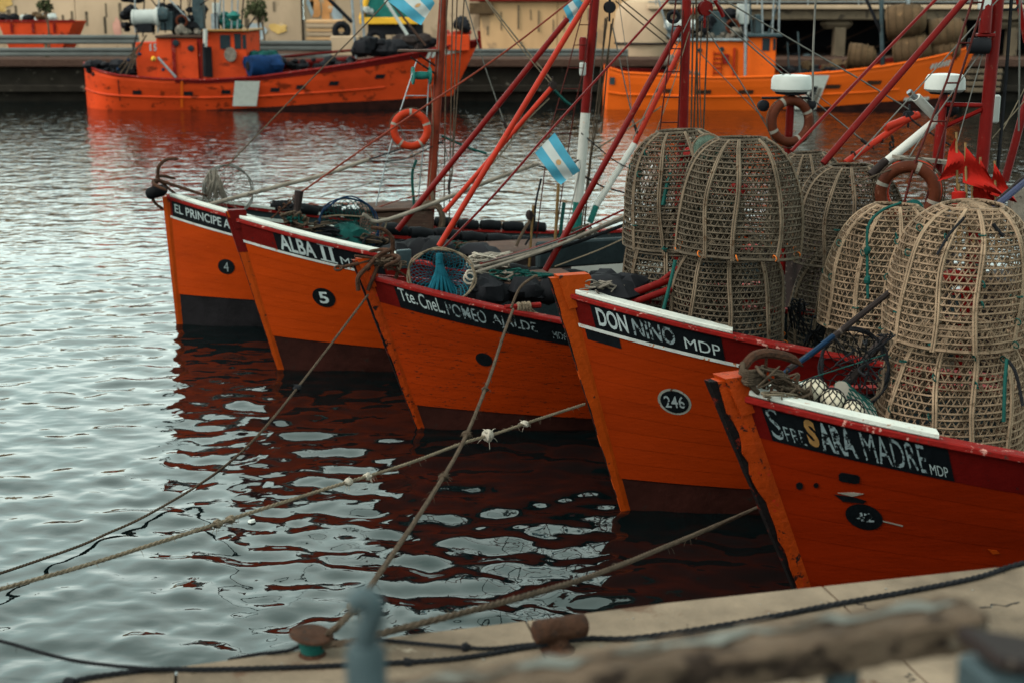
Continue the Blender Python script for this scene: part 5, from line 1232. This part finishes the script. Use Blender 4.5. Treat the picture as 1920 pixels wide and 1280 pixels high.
box_px(fA, 'cabin', 'farred', 297, 385, 72, 158, Yw, 3.0); box_px(fA, 'cabin_roof', 'oldwood', 290, 388, 67, 72, Yw-.12, 3.2)
wh = box_px(fA, 'wheelhouse', 'farred', 385, 461, 60, 156, Yw-.05, 3.1); box_px(fA, 'wheelhouse_roof', 'ochre', 378, 467, 56, 60, Yw-.25, 3.4)
box_px(fA, 'winch_house', 'farred', 258, 297, 80, 152, Yw+.1, 2.0)
for x0, x1, y0, y1 in ((413, 431, 66, 92), (440, 451, 64, 92), (455, 461, 66, 92)): pan(fA, 'window', 'glass', x0, x1, y0, y1, Yw-.05)
pan(fA, 'door', 'farred', 343, 372, 80, 150, Yw, .05); pan(fA, 'door_frame', 'redrail', 325, 327, 72, 150, Yw, .05); pan(fA, 'door_frame', 'redrail', 373, 375, 72, 150, Yw, .05)
for x, y in ((358, 91), (330, 81)): MB().lathe([(.13, 0), (.13, .04), (.09, .05), (.02, .05)], pY(x, y, Yw-.04), (0, -1, 0), 16).build('porthole', M['glass'], fA)
MB().lathe([(.09, 0), (.09, 1.3)], pY(385, 143, Yw-.3), (.02, 0, 1), 10).build('exhaust', M['darkstuff'], fA); rod(fA, 'exhaust_top', 'mastwhite', (385, 88), (385, 55), .09, Yw-.3)
pan(fA, 'drain_pipe', 'darkstuff', 382, 396, 88, 145, Yw-.1, .04)
for k, (t, x) in enumerate((('1', 281), ('5', 288))):
    v, f = glyphs(t, .03); mb = MB(); a = pY(x, 96, Yw+.03)
    mb.v = [a + Vector((vx*(.06 if t == '1' else .13), 0, vy*.28)) for vx, vy in v]; mb.f = f; mb.m = [0]*len(f); mb.build('number', M['letter'], fA, False)
MB().lathe([(.28, -.02), (.30, 0), (.28, .03)], pY(432, 103, Yw-.15), (-.4, -1, 0), 16).build('scoop_net', M['grey_net'], fA)
# life raft canister, gear on the roof, gallows
a = pY(247, 34, Yw+.4); mb = MB(); mb.lathe([(.24, 0), (.32, .03), (.34, .1), (.31, .14)] + [(.31 if k % 2 else .335, .2+.09*k) for k in range(8)] + [(.33, .95), (.41, 1.0), (.41, 1.08), (.25, 1.12)], a, (1, .1, .02), 20); mb.build('life_raft', M['plastic'], fA)
box_px(fA, 'raft_cradle', 'darkstuff', 256, 284, 44, 62, Yw+.2, .6)
def heap(o, name, m, x0, x1, y0, y1, Y, n, seed, rmin=.15, rmax=.4, rz=.8):
    g = random.Random(seed); mb = MB()
    for k in range(n):
        p = pY(g.uniform(x0, x1), g.uniform(y0, y1), Y+g.uniform(-.4, .8)); r = g.uniform(rmin, rmax); mb.ball(p, r, 9, r*rz, .5, seed+k*1.7)
    h_ = mb.build(name, M[m], o); h_['kind'] = 'stuff'; return h_
heap(fA, 'roof_gear', 'darkstuff', 232, 262, -5, 58, Yw+.8, 12, 1, .15, .4); heap(fA, 'roof_gear', 'darkstuff', 300, 380, 10, 62, Yw+.9, 20, 2, .12, .35); heap(fA, 'roof_gear', 'mastgreen', 408, 455, 28, 52, Yw+.8, 9, 3, .1, .3)
heap(fA, 'roof_gear', 'bluegrey', 300, 325, 25, 50, Yw+.6, 5, 4, .15, .35)
box_px(fA, 'steel_locker', 'bluegrey', 300, 322, 22, 58, Yw+.5, .8); box_px(fA, 'deck_light', 'plastic', 398, 412, 6, 26, Yw+.5, .3); box_px(fA, 'mast_column', 'bluegrey', 362, 378, -40, 60, Yw+.7, .4); box_px(fA, 'funnel', 'steel', 396, 408, 26, 58, Yw+.5, .4)
for a_, b_ in (((254, 62), (252, -60)), ((296, 62), (300, -60)), ((434, 55), (436, -40)), ((445, 55), (447, -40)), ((420, 55), (418, -40)), ((318, 0), (356, 40)), ((410, 30), (416, -20))): rod(fA, 'gallows_tube', 'steel', a_, b_, .035, Yw+.4)
MB().torus(pY(341, 40, Yw+.2), .21, .05, (0, -1, 0), 20, 8).build('roof_lifebuoy', M['ringbrown'], fA)
rod(fA, 'boom', 'steel', (296, 108), (330, 146), .05, Yw-.3); rod(fA, 'whip_aerial', 'darkstuff', (463, 56), (478, 32), .03, Yw)
MB().ball(pY(288, 111, Yw-.1), .11, 10).build('yellow_float', M['yellow'], fA)
for x, y in ((221, 130), (241, 113), (262, 102), (306, 131)): MB().ball(pY(x, y, Yw-.2), .075, 8).build('blue_float', M['blue'], fA)
for a_, b_ in (((218, 133), (266, 80)), ((226, 138), (275, 66)), ((246, 130), (272, 70)), ((236, 140), (260, 85))): rod(fA, 'trawl_wire', 'ropebrown', a_, b_, .03, Yw-.2)
heap(fA, 'stern_gear', 'darkstuff', 170, 255, 118, 140, YC-1.0, 26, 5, .15, .35, .6)
c = pY(496, 124, Yw-.2); mb = MB(); mb.lathe([(.26, -.70), (.42, -.66), (.46, -.2), (.43, .3), (.46, .62), (.26, .70)], c, (.85, .5, 0), 18); mb.build('net_drum', M['bluetarp'], fA); MB().lathe([(.10, .705), (.20, .705), (.18, .74), (.05, .75)], c, (-.85, -.5, 0), 14).build('drum_hub', M['darkstuff'], fA)
heap(fA, 'net_cover', 'green_net', 478, 520, 100, 108, Yw+.1, 6, 6, .2, .3); heap(fA, 'net_cover', 'bluetarp', 470, 522, 112, 132, Yw-.1, 10, 8, .18, .34)
rod(fA, 'deck_rail', 'red', (528, 107), (668, 94), .06, YC+1.0); rod(fA, 'deck_rail', 'red', (528, 122), (668, 112), .16, YC+.6)
heap(fA, 'deck_nets', 'darkstuff', 668, 810, 80, 104, YC-.4, 34, 7, .2, .5, .7); heap(fA, 'deck_nets', 'darkwood', 700, 800, 72, 92, YC, 14, 17, .2, .45, .7); heap(fA, 'bow_gear', 'darkstuff', 858, 882, 40, 58, YC-.2, 7, 9, .15, .3); heap(fA, 'bow_gear', 'ringorange', 836, 872, 60, 88, YC-.2, 9, 10, .15, .32)
box_px(fA, 'foredeck_house', 'farred', 826, 880, 66, 96, YC-.7, 1.4)
rod(fA, 'bow_rail', 'redrail', (872, 78), (900, 76), .05, YC); rod(fA, 'bow_rail', 'redrail', (901, 92), (898, 58), .07, YC); rod(fA, 'foremast', 'steel', (668, 110), (655, -60), .06, YC); rod(fA, 'foremast', 'steel', (686, 108), (672, -60), .06, YC)
rod(fA, 'derrick', 'darkstuff', (660, 42), (612, -6), .08, YC); rod(fA, 'derrick', 'plastic', (764, 66), (722, 0), .07, YC-.5); rod(fA, 'derrick', 'oldwood', (798, 86), (730, 0), .05, YC-.4)

fB, plB, PB, sB = far_boat('amber orange fishing boat across the basin with brown basket drums on its foredeck',
    [(1137, 128), (1165, 137), (1230, 140), (1330, 146), (1450, 143), (1560, 135), (1650, 125), (1740, 110), (1800, 97), (1834, 87)], 1134, 1772, 'faramber', 'faramber', .9, 0, .45)
plB(1508, 1566, 141, 206, 'white', 'white_panel', .09)
for x, y in ((1251, 171), (1330, 173), (1414, 173), (1583, 163), (1663, 156)): plB(x-15, x+15, y-4, y+4, 'rust', 'scupper', .035)
plB(1541, 1552, 162, 200, 'darkstuff', 'fender_board', .13); plB(1554, 1562, 165, 202, 'sparwood', 'fender_board', .13); plB(1746, 1804, 186, 192, 'mastwhite', 'painted_line', .05); 
for k, x in enumerate(range(1770, 1806, 7)): plB(x, x+5, 132-(x-1770)*.15, 122-(x-1770)*.2, 'mastwhite', 'name_letter', .04)
plB(1144, 1154, 146, 160, 'bluegrey', 'stern_plate', .04)
box_px(fB, 'cabin', 'faramber', 1268, 1400, 78, 150, Yw, 3.0); box_px(fB, 'cabin_roof', 'steel', 1264, 1404, 73, 78, Yw-.12, 3.2)
box_px(fB, 'wheelhouse', 'faramber', 1400, 1456, 70, 148, Yw-.05, 3.0); box_px(fB, 'wheelhouse_roof', 'bluegrey', 1396, 1468, 64, 70, Yw-.25, 3.4)
pan(fB, 'window', 'glass', 1429, 1444, 72, 96, Yw-.05); pan(fB, 'window', 'glass', 1449, 1455, 73, 95, Yw-.05)
for x, y in ((1312, 95), (1353, 93)): MB().lathe([(.10, 0), (.10, .04), (.02, .05)], pY(x, y, Yw-.04), (0, -1, 0), 14).build('porthole', M['glass'], fB)
for x in (1337, 1352): pan(fB, 'ladder_rail', 'sparorange', x, x+2, 95, 148, Yw, .08)
for y in range(100, 148, 9): pan(fB, 'rung', 'sparorange', 1339, 1352, y, y+2, Yw, .07)
pan(fB, 'locker', 'redrail', 1356, 1367, 102, 120, Yw, .12); pan(fB, 'pipe', 'sparorange', 1374, 1379, 90, 148, Yw, .15); pan(fB, 'door', 'faramber', 1382, 1396, 92, 146, Yw, .05)
rod(fB, 'exhaust', 'steel', (1397, 146), (1399, -30), .06, Yw-.3)
MB().torus(pY(1374, 50, Yw+.2), .25, .06, (0, -1, 0), 20, 8).build('roof_lifebuoy', M['ringbrown'], fB)
box_px(fB, 'raft_box', 'plastic', 1248, 1312, 38, 58, Yw+.5, .8, .12); box_px(fB, 'roof_locker', 'bluegrey', 1320, 1366, 22, 72, Yw+.6, 1.2); box_px(fB, 'roof_locker', 'plastic', 1384, 1406, 8, 46, Yw+.6, .6); box_px(fB, 'roof_locker', 'bluegrey', 1416, 1430, 28, 64, Yw+.6, .6)
heap(fB, 'roof_gear', 'bluegrey', 1250, 1310, 50, 74, Yw+.6, 10, 11, .15, .35); heap(fB, 'roof_gear', 'darkstuff', 1318, 1390, 25, 60, Yw+.8, 10, 12, .15, .35); heap(fB, 'deck_gear', 'grey_net', 1256, 1310, 100, 148, YC-1.2, 14, 13, .15, .3); heap(fB, 'deck_gear', 'darkstuff', 1470, 1580, 128, 142, YC-.8, 20, 14, .15, .35, .6)
MB().ball(pY(1300, 22, Yw+.4), .16, 10).build('orange_float', M['sparorange'], fB)
for a_, b_ in (((1256, 72), (1226, -30)), ((1448, 66), (1452, -30)), ((1460, 66), (1462, -30)), ((1430, 66), (1428, -30))): rod(fB, 'gallows_tube', 'steel', a_, b_, .04, Yw+.3)
rod(fB, 'foremast', 'bluegrey', (1655, 128), (1652, -40), .10, YC); rod(fB, 'derrick', 'steel', (1740, 112), (1696, -10), .07, YC-.3); rod(fB, 'derrick', 'darkstuff', (1652, 60), (1620, -10), .07, YC)
def basket(x, y, r, ln, axis, label):
    c = pY(x, y, YC-.3); o = thing('basket_trap', c, label, 'basket', group='brown baskets on the far boat'); WINV[o.name] = Matrix.Translation(-c)
    MB().lathe([(r*.9, 0), (r, ln*.1), (r*1.02, ln*.4), (r*.9, ln*.8), (r*.65, ln*.95), (r*.3, ln)], c - Vector(axis).normalized()*ln/2, axis, 20, caps=False).build('basket_wall', M['canbrown'], o)
    MB().lathe([(.01, ln*.12), (r*.9, ln*.12)], c - Vector(axis).normalized()*ln/2, axis, 20, caps=False).build('basket_floor', M['darkstuff'], o)
    for k in range(5):
        q = Vector((0, 0, 1)).rotation_difference(Vector(axis).normalized()); MB().torus(c + Vector(axis).normalized()*ln*(-.45+.2*k), r*(1.0-.0*k)*(1.03 if k < 4 else .9), .02, axis, 24, 6).build('hoop', M['canbrown'], o)
basket(1616, 106, .50, 1.15, (.95, -.25, -.1), 'brown basket drum lying alone left of the grey foremast'); basket(1712, 92, .66, 1.5, (.9, -.4, .12), 'large brown basket drum right of the grey foremast, mouth toward the left'); basket(1776, 62, .62, 1.5, (.95, -.2, .1), 'brown basket drum on top of the pile, farthest right'); basket(1700, 40, .70, 1.6, (.9, -.3, .1), 'brown basket drum on top of the pile, behind the foremast'); basket(1774, 92, .50, 1.2, (.9, -.35, .05), 'dark brown basket drum at the bottom right of the pile')

# guard rails along the far quay
def guard(px0, px1, bands, Y, label):
    a, b = pY(px0, 90, Y).x, pY(px1, 90, Y).x; o = thing('guard_rail', ((a+b)/2, Y, FQ), label, 'guard rail', group='steel guard rails on the far quay'); WINV[o.name] = Matrix.Translation((-(a+b)/2, -Y, -FQ))
    for y0, y1 in bands:
        z1, z0 = pY(960, y0, Y).z, pY(960, y1, Y).z; h_ = z1-z0; sec = [(0, z0), (-.05, z0+h_*.12), (-.05, z0+h_*.34), (.02, z0+h_*.5), (-.05, z0+h_*.66), (-.05, z0+h_*.88), (0, z1)]
        MB().grid([[Vector((x, Y+dy, z)) for dy, z in sec] for x in (a, b)] + [[Vector((b, Y+dy+.01, z)) for dy, z in sec]]).build('beam', M['galv'], o, False)
    n = max(int((b-a)/3.6), 1); zt = pY(960, bands[0][0], Y).z
    for k in range(n+1): MB().box((a+.3+(b-a-.6)*k/n, Y+.1, (FQ+zt)/2), (.13, .16, zt-FQ), bev=.01).build('post', M['farconcrete'], o, False)
guard(-420, 262, ((66, 83), (90, 106)), FY+1.0, 'double steel guard rail on the far quay behind the red orange boat stern, left')
guard(488, 622, ((77, 96), (102, 118)), FY+1.0, 'double steel guard rail on the far quay behind the blue net drum'); guard(826, 1178, ((92, 106), (114, 128)), FY+1.0, 'double steel guard rail on the far quay between the two far boats')
# the wall behind, in big panels
WY = FY+13
def wall(px0, px1, ztop, m, label, Y=WY, step=150):
    a, b = pY(px0, 60, Y).x, pY(px1, 60, Y).x; o = thing('harbour_wall', ((a+b)/2, Y, FQ), label, 'wall'); WINV[o.name] = Matrix.Translation((-(a+b)/2, -Y, -FQ)); n = max(int((px1-px0)/step), 1)
    for k in range(n):
        x0, x1 = a+(b-a)*k/n, a+(b-a)*(k+1)/n; MB().box(((x0+x1)/2, Y+.4+rnd.uniform(-.02, .02), (FQ+ztop)/2), (x1-x0-.03, .8, ztop-FQ), bev=.02).build('wall_panel', M[m], o, False)
    MB().box(((a+b)/2, Y+.45, (FQ+ztop)/2), (b-a, .7, ztop-FQ-.1)).build('wall_core', M['farconcrete'], o, False); return o
wl = wall(-700, 566, 7.0, 'wallgrey', 'long tan grey harbour wall with faded paint patches behind the left far boat', WY, 210); wall(570, 900, 6.4, 'wallgrey', 'stretch of harbour wall with orange and blue paint smears behind the foremast', WY+.4, 160); wr = wall(900, 1190, 6.8, 'wall', 'sandy orange harbour wall between the two far boats', WY-.2, 100)
g_ = random.Random(11)
gm = [mat('graffiti_%s' % n_, c_, .9, .4, .8, .3, (.42, .31, .21), 1.6, bump=0) for n_, c_ in (('yellow', (.48, .30, .10)), ('orange', (.50, .22, .08)), ('blue', (.30, .34, .36)), ('pink', (.44, .22, .17)))]
def splash(o, px, py, w, h_, m, Y=WY-.045):
    c = pY(px, py, Y); mb = MB()
    for k in range(3):
        x, z = c.x+g_.uniform(-.3, .3)*w, c.z+g_.uniform(-.3, .3)*h_; mb.poly([Vector((x+w*.5*math.cos(a)*g_.uniform(.6, 1.2), Y-.004*k, z+h_*.5*math.sin(a)*g_.uniform(.6, 1.2))) for a in [2*math.pi*j/11 for j in range(11)]])
    mb.build('faded_paint', gm[m], o, False)
splash(wl, 5, 8, .8, .8, 0); splash(wl, 225, 60, .5, 1.0, 3); splash(wl, 480, 60, .9, .7, 2); splash(wl, 520, 52, .7, .5, 0); splash(wl, 130, 50, 1.2, .5, 3); splash(wl, 412, 70, .6, .5, 3)
w2 = bpy.data.objects['harbour_wall.001']; splash(w2, 592, 15, .5, 1.1, 1, WY+.355); splash(w2, 612, 10, .5, 1.2, 1, WY+.355); splash(w2, 632, 22, .5, .9, 2, WY+.355); splash(w2, 582, 10, .3, 1., 2, WY+.355)
box_px(wr, 'rust_panel', 'canbrown', 880, 926, 6, 27, WY-.5, .3); box_px(wr, 'rust_panel', 'redrail', 880, 1080, -14, 3, WY-.5, .3)
for x, y0, y1 in ((972, 10, 55), (978, 78, 88), (1010, 20, 60)): box_px(wr, 'drip_stain', 'farconcrete', x-1.5, x+1.5, y0, y1, WY-.26, .02, 0)
# lumber stack, block, rubbish skip, machine on the quay
c = pY(606, 68, FY+8); o = thing('timber_stack', (c.x, FY+8, FQ), 'stack of pale timbers on the far quay beside the foremast', 'timber stack'); WINV[o.name] = Matrix.Translation((-c.x, -FY-8, -FQ))
for k in range(6):
    box_px(o, 'timber', 'wallgrey' if k % 2 else 'wall', 574, 642+g_.uniform(-2, 3), 38+k*8, 44+k*8, FY+8+g_.uniform(-.1, .1), 1.6, .02)
c = pY(640, 85, FY+4); o = thing('concrete_block', (c.x, FY+4, FQ), 'pale concrete block on the far quay below the timber stack', 'block'); WINV[o.name] = Matrix.Translation((-c.x, -FY-4, -FQ)); box_px(o, 'block_body', 'wallgrey', 620, 672, 68, 112, FY+4, 1.2, .05); MB().torus(pY(640, 58, FY+4.3), .30, .16, (.3, -1, 0), 18, 10).build('old_tyre', M['darkstuff'], o)
c = pY(66, 66, FY+8); o = thing('rubbish_skip', (c.x, FY+8, FQ), 'red orange rubbish skip heaped with waste on the far quay at the left edge', 'skip'); WINV[o.name] = Matrix.Translation((-c.x, -FY-8, -FQ))
a, b = pY(-6, 72, FY+8), pY(138, 40, FY+8); x0, x1, z0, z1 = a.x, b.x, FQ+.25, b.z; Ys = (FY+8, FY+10.2)
mb = MB(); fr = [Vector((x0+.1, Ys[0], z1)), Vector((x1, Ys[0], z1)), Vector((x1-.7, Ys[0], z0)), Vector((x0+.6, Ys[0], z0))]; bk = [p + Vector((0, 2.2, 0)) for p in fr]; mb.grid([fr, bk], closed=True); mb.poly(fr); mb.poly(bk[::-1]); mb.build('skip_body', M['farred'], o, False)
box_px(o, 'skip_rim', 'redrail', -8, 140, 38, 42, FY+7.95, .1, 0)
for x in (20, 60, 100): pan(o, 'skip_rib', 'redrail', x, x+3, 44, 62, FY+8, .06)
heap(o, 'waste', 'darkstuff', 5, 105, 33, 39, FY+8.8, 16, 21, .15, .32); heap(o, 'waste', 'plastic', 30, 100, 32, 39, FY+8.6, 6, 22, .12, .25); heap(o, 'waste', 'canbrown', 66, 100, 28, 36, FY+8.7, 6, 23, .15, .3)
c = pY(735, 40, FY+5); o = thing('machine_cab', (c.x, FY+5, FQ), 'dark green machine with a yellow frame on the far quay, behind the striped flag', 'machine'); WINV[o.name] = Matrix.Translation((-c.x, -FY-5, -FQ))
box_px(o, 'cab_body', 'mastgreen', 684, 775, -50, 34, FY+5.1, 2.0); box_px(o, 'sill_beam', 'yellow', 674, 784, 33, 46, FY+5, .5); MB().tube([pY(678, 36, FY+5.1), pY(692, -20, FY+5.1), pY(696, -60, FY+5.1)], .14, 8).build('frame_post', M['yellow'], o); MB().tube([pY(780, 36, FY+5.1), pY(778, -60, FY+5.1)], .14, 8).build('frame_post', M['yellow'], o)
box_px(o, 'chassis', 'darkstuff', 690, 790, 46, 66, FY+5.2, 1.6); heap(o, 'stuffing', 'plastic', 684, 702, 18, 28, FY+4.9, 4, 31, .12, .22)
for x in (705, 770): MB().torus(pY(x, 74, FY+5.3), .34, .16, (0, -1, 0), 20, 10).build('wheel', M['darkstuff'], o)
# bushes growing on the quay
def bush(px, py, w, h_, Y, label, n=420):
    c = pY(px, py, Y); o = thing('bush', (c.x, Y, FQ), label, 'bush'); WINV[o.name] = Matrix.Translation((-c.x, -Y, -FQ)); g = random.Random(int(px)); tr = MB(); mb = MB()
    tr.tube(curve([(c.x, Y, FQ-.1), (c.x+.05, Y, (c.z+FQ)/2), (c.x-.05, Y, c.z-h_*.2)], 4), .05, 6)
    lob = [(Vector((g.uniform(-.6, .6)*w, g.uniform(-.5, .5)*w, g.uniform(-.5, .5)*h_)), g.uniform(.25, .5)) for k in range(9)]
    for l_, r in lob: tr.tube([Vector((c.x, Y, c.z-h_*.3)), c + l_*.8], .02, 5)
    for k in range(n):
        l_, r = g.choice(lob); d = Vector((g.gauss(0, 1), g.gauss(0, 1), g.gauss(0, 1))).normalized()*r*g.random()**.4; p = c + l_ + Vector((d.x*w, d.y*w, d.z*h_)); s_ = g.uniform(.06, .14)
        u = Vector((g.uniform(-1, 1), g.uniform(-1, 1), g.uniform(-1, 1))).normalized()*s_; v = u.cross(Vector((g.uniform(-1, 1), g.uniform(-1, 1), g.uniform(-1, 1)))).normalized()*s_*.5; mb.quad(p-u, p+v, p+u, p-v)
    tr.build('trunk', M['bark'], o); mb.build('foliage', M['leaf'], o, False)['kind'] = 'stuff'
bush(86, 10, .40, .42, FY+7, 'small dark bush above the rubbish skip', 260); bush(482, 12, .85, .65, FY+7, 'larger spreading dark bush beside the wheelhouse of the left far boat', 520); bush(492, 34, .3, .4, FY+7, 'small twiggy growth below the larger bush', 90)
# tarpaulin bale and the dock shed on the right
c = pY(1215, 70, FY+2); o = thing('tarpaulin_bale', (c.x, FY+2, FQ), 'big rounded bale under a tan tarpaulin on the far quay behind the amber boat stern', 'bale'); WINV[o.name] = Matrix.Translation((-c.x, -FY-2, -FQ))
mb = MB(); rows = []
for z, k in ((FQ, .95), (FQ+.7, 1.0), (FQ+.75, 1.06), (FQ+1.6, 1.08), (FQ+2.2, 1.0), (FQ+2.6, .8), (FQ+2.75, .4)):
    rows.append([Vector((c.x+1.35*k*math.cos(a)*(1+.04*math.sin(5*a+z*3)), FY+3.2+1.1*k*math.sin(a)*(1+.04*math.sin(4*a)), z)) for a in [2*math.pi*j/28 for j in range(28)]])
mb.grid(rows, closed=True); mb.poly(rows[-1]); mb.build('tarpaulin', M['wallgrey'], o)
MB().torus((c.x, FY+3.2, FQ+.74), 1.42, .05, (0, 0, 1), 28, 6, .85).build('lashing', M['darkstuff'], o)
DY = FY+2.2
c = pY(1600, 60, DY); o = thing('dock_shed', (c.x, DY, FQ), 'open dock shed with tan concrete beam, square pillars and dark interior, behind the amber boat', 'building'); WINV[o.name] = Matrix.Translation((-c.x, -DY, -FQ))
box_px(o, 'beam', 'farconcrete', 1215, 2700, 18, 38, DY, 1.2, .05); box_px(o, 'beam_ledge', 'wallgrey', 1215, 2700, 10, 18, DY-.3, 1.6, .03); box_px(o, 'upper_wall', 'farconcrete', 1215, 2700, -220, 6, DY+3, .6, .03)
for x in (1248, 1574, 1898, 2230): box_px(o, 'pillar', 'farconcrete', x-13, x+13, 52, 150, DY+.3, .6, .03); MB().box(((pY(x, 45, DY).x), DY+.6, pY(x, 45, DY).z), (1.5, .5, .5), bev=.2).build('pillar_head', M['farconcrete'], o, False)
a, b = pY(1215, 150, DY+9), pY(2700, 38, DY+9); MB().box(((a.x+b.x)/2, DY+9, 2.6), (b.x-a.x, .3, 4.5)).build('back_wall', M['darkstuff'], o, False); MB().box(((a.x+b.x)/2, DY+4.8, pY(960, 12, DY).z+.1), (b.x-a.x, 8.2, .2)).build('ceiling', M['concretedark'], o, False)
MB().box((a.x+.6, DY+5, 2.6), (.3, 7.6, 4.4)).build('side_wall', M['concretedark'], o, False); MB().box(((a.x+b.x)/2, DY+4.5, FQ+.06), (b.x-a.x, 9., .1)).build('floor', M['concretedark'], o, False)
for x in (1528, 1610, 1700): rod(o, 'ceiling_brace', 'oldwood', (x-60, 90), (x+50, 40), .05, DY+4)
for k in range(3): rod(o, 'roof_railing', 'steel', (1215, 4-8*k), (2600, 4-8*k), .03, DY-.2)
for k in range(12): rod(o, 'railing_post', 'steel', (1230+k*95, 12), (1230+k*95, -16), .03, DY-.2)
mb = MB(); hm_ = heap(o, 'stored_gear', 'darkstuff', 1480, 1900, 108, 135, DY+1.5, 34, 41, .2, .5); heap(o, 'stored_gear', 'bluegrey', 1480, 1560, 110, 132, DY+1, 10, 42, .2, .4)
c = pY(1855, 160, FY-.3); o = thing('quay_steps', (c.x, FY-.3, 0), 'grey concrete steps in the far quay wall right of the amber bow', 'steps'); WINV[o.name] = Matrix.Translation((-c.x, -FY+.3, 0))
for k in range(5): box_px(o, 'step', 'farconcrete', 1815, 1882-k*1.5, 118+k*12, 126+k*12, FY-.35-.12*k, .5, .02)

# weathering and extra gear in the distance
for k in range(26):
    x = g_.uniform(-20, 560); y0 = g_.uniform(0, 40); box_px(wl, 'drip_stain', 'farconcrete', x, x+g_.uniform(1.5, 4), y0, y0+g_.uniform(12, 45), WY-.025, .012, 0)
for k in range(7):
    x = g_.uniform(910, 1180); y0 = g_.uniform(5, 50); box_px(wr, 'drip_stain', 'farconcrete', x, x+g_.uniform(1.5, 3), y0, y0+g_.uniform(12, 35), WY-.225, .012, 0)
for a_, b_ in (((268, 70), (272, -40)), ((340, 60), (338, -50)), ((352, 62), (360, -50)), ((404, 58), (402, -50)), ((452, 56), (458, -20)), ((300, 20), (260, -30)), ((375, 10), (430, -30)), ((310, 62), (306, -40)), ((246, 110), (262, 40))): rod(fA, 'rigging_pole', 'darkstuff', a_, b_, .03, Yw+.5)
for a_, b_ in (((1280, 72), (1278, -40)), ((1330, 70), (1334, -40)), ((1410, 64), (1404, -40)), ((1440, 64), (1470, -30)), ((1290, 60), (1350, 0)), ((1500, 140), (1496, 60)), ((1480, 145), (1476, 80))): rod(fB, 'rigging_pole', 'bluegrey', a_, b_, .035, Yw+.5)
heap(fA, 'roof_gear', 'grey_net', 330, 372, 44, 66, Yw+.4, 9, 51, .12, .26); heap(fA, 'deck_gear', 'darkstuff', 464, 660, 112, 130, YC-.2, 26, 52, .12, .3, .7); heap(fB, 'roof_gear', 'grey_net', 1262, 1400, 58, 76, Yw+.5, 12, 53, .12, .28); heap(fB, 'deck_gear', 'canbrown', 1480, 1600, 118, 138, YC, 12, 54, .15, .3)

# ================================================================== sub-parts go under the part they sit on
HOST = dict(lettering='name_board', number='number_disc', number_disc='number_ring', lamp_glass='mast_lamp', deck_house_lid='deck_house', hatch_lid='hatch_box', radar_base='radar_dome', drum_hub='net_drum',
            window='wheelhouse', wheelhouse_roof='wheelhouse', porthole='cabin', door='cabin', door_frame='cabin', cabin_roof='cabin', exhaust_top='exhaust', exhaust_clamp='exhaust_pipe', exhaust_foot='exhaust_pipe',
            platform_brace='mast_platform', winch_shelf='mast_winch', raft_cradle='life_raft')
kind_of = lambda o: o.name.split('.')[0]
for root in [o for o in bpy.data.objects if o.get('category') == 'fishing boat']:
    kids = list(root.children)
    for c in kids:
        h_ = HOST.get(kind_of(c))
        if not h_ or (kind_of(c) == 'number' and any(kind_of(k) == 'number_ring' for k in kids)): continue
        hosts = [k for k in kids if kind_of(k) == h_]
        if kind_of(c) == 'number_disc' and not hosts: continue
        if hosts: c.parent = hosts[0]
    for c in kids:
        if kind_of(c) == 'number' and c.parent == root:
            r_ = [k for k in kids if kind_of(k) == 'number_ring']
            if r_: c.parent = r_[0]
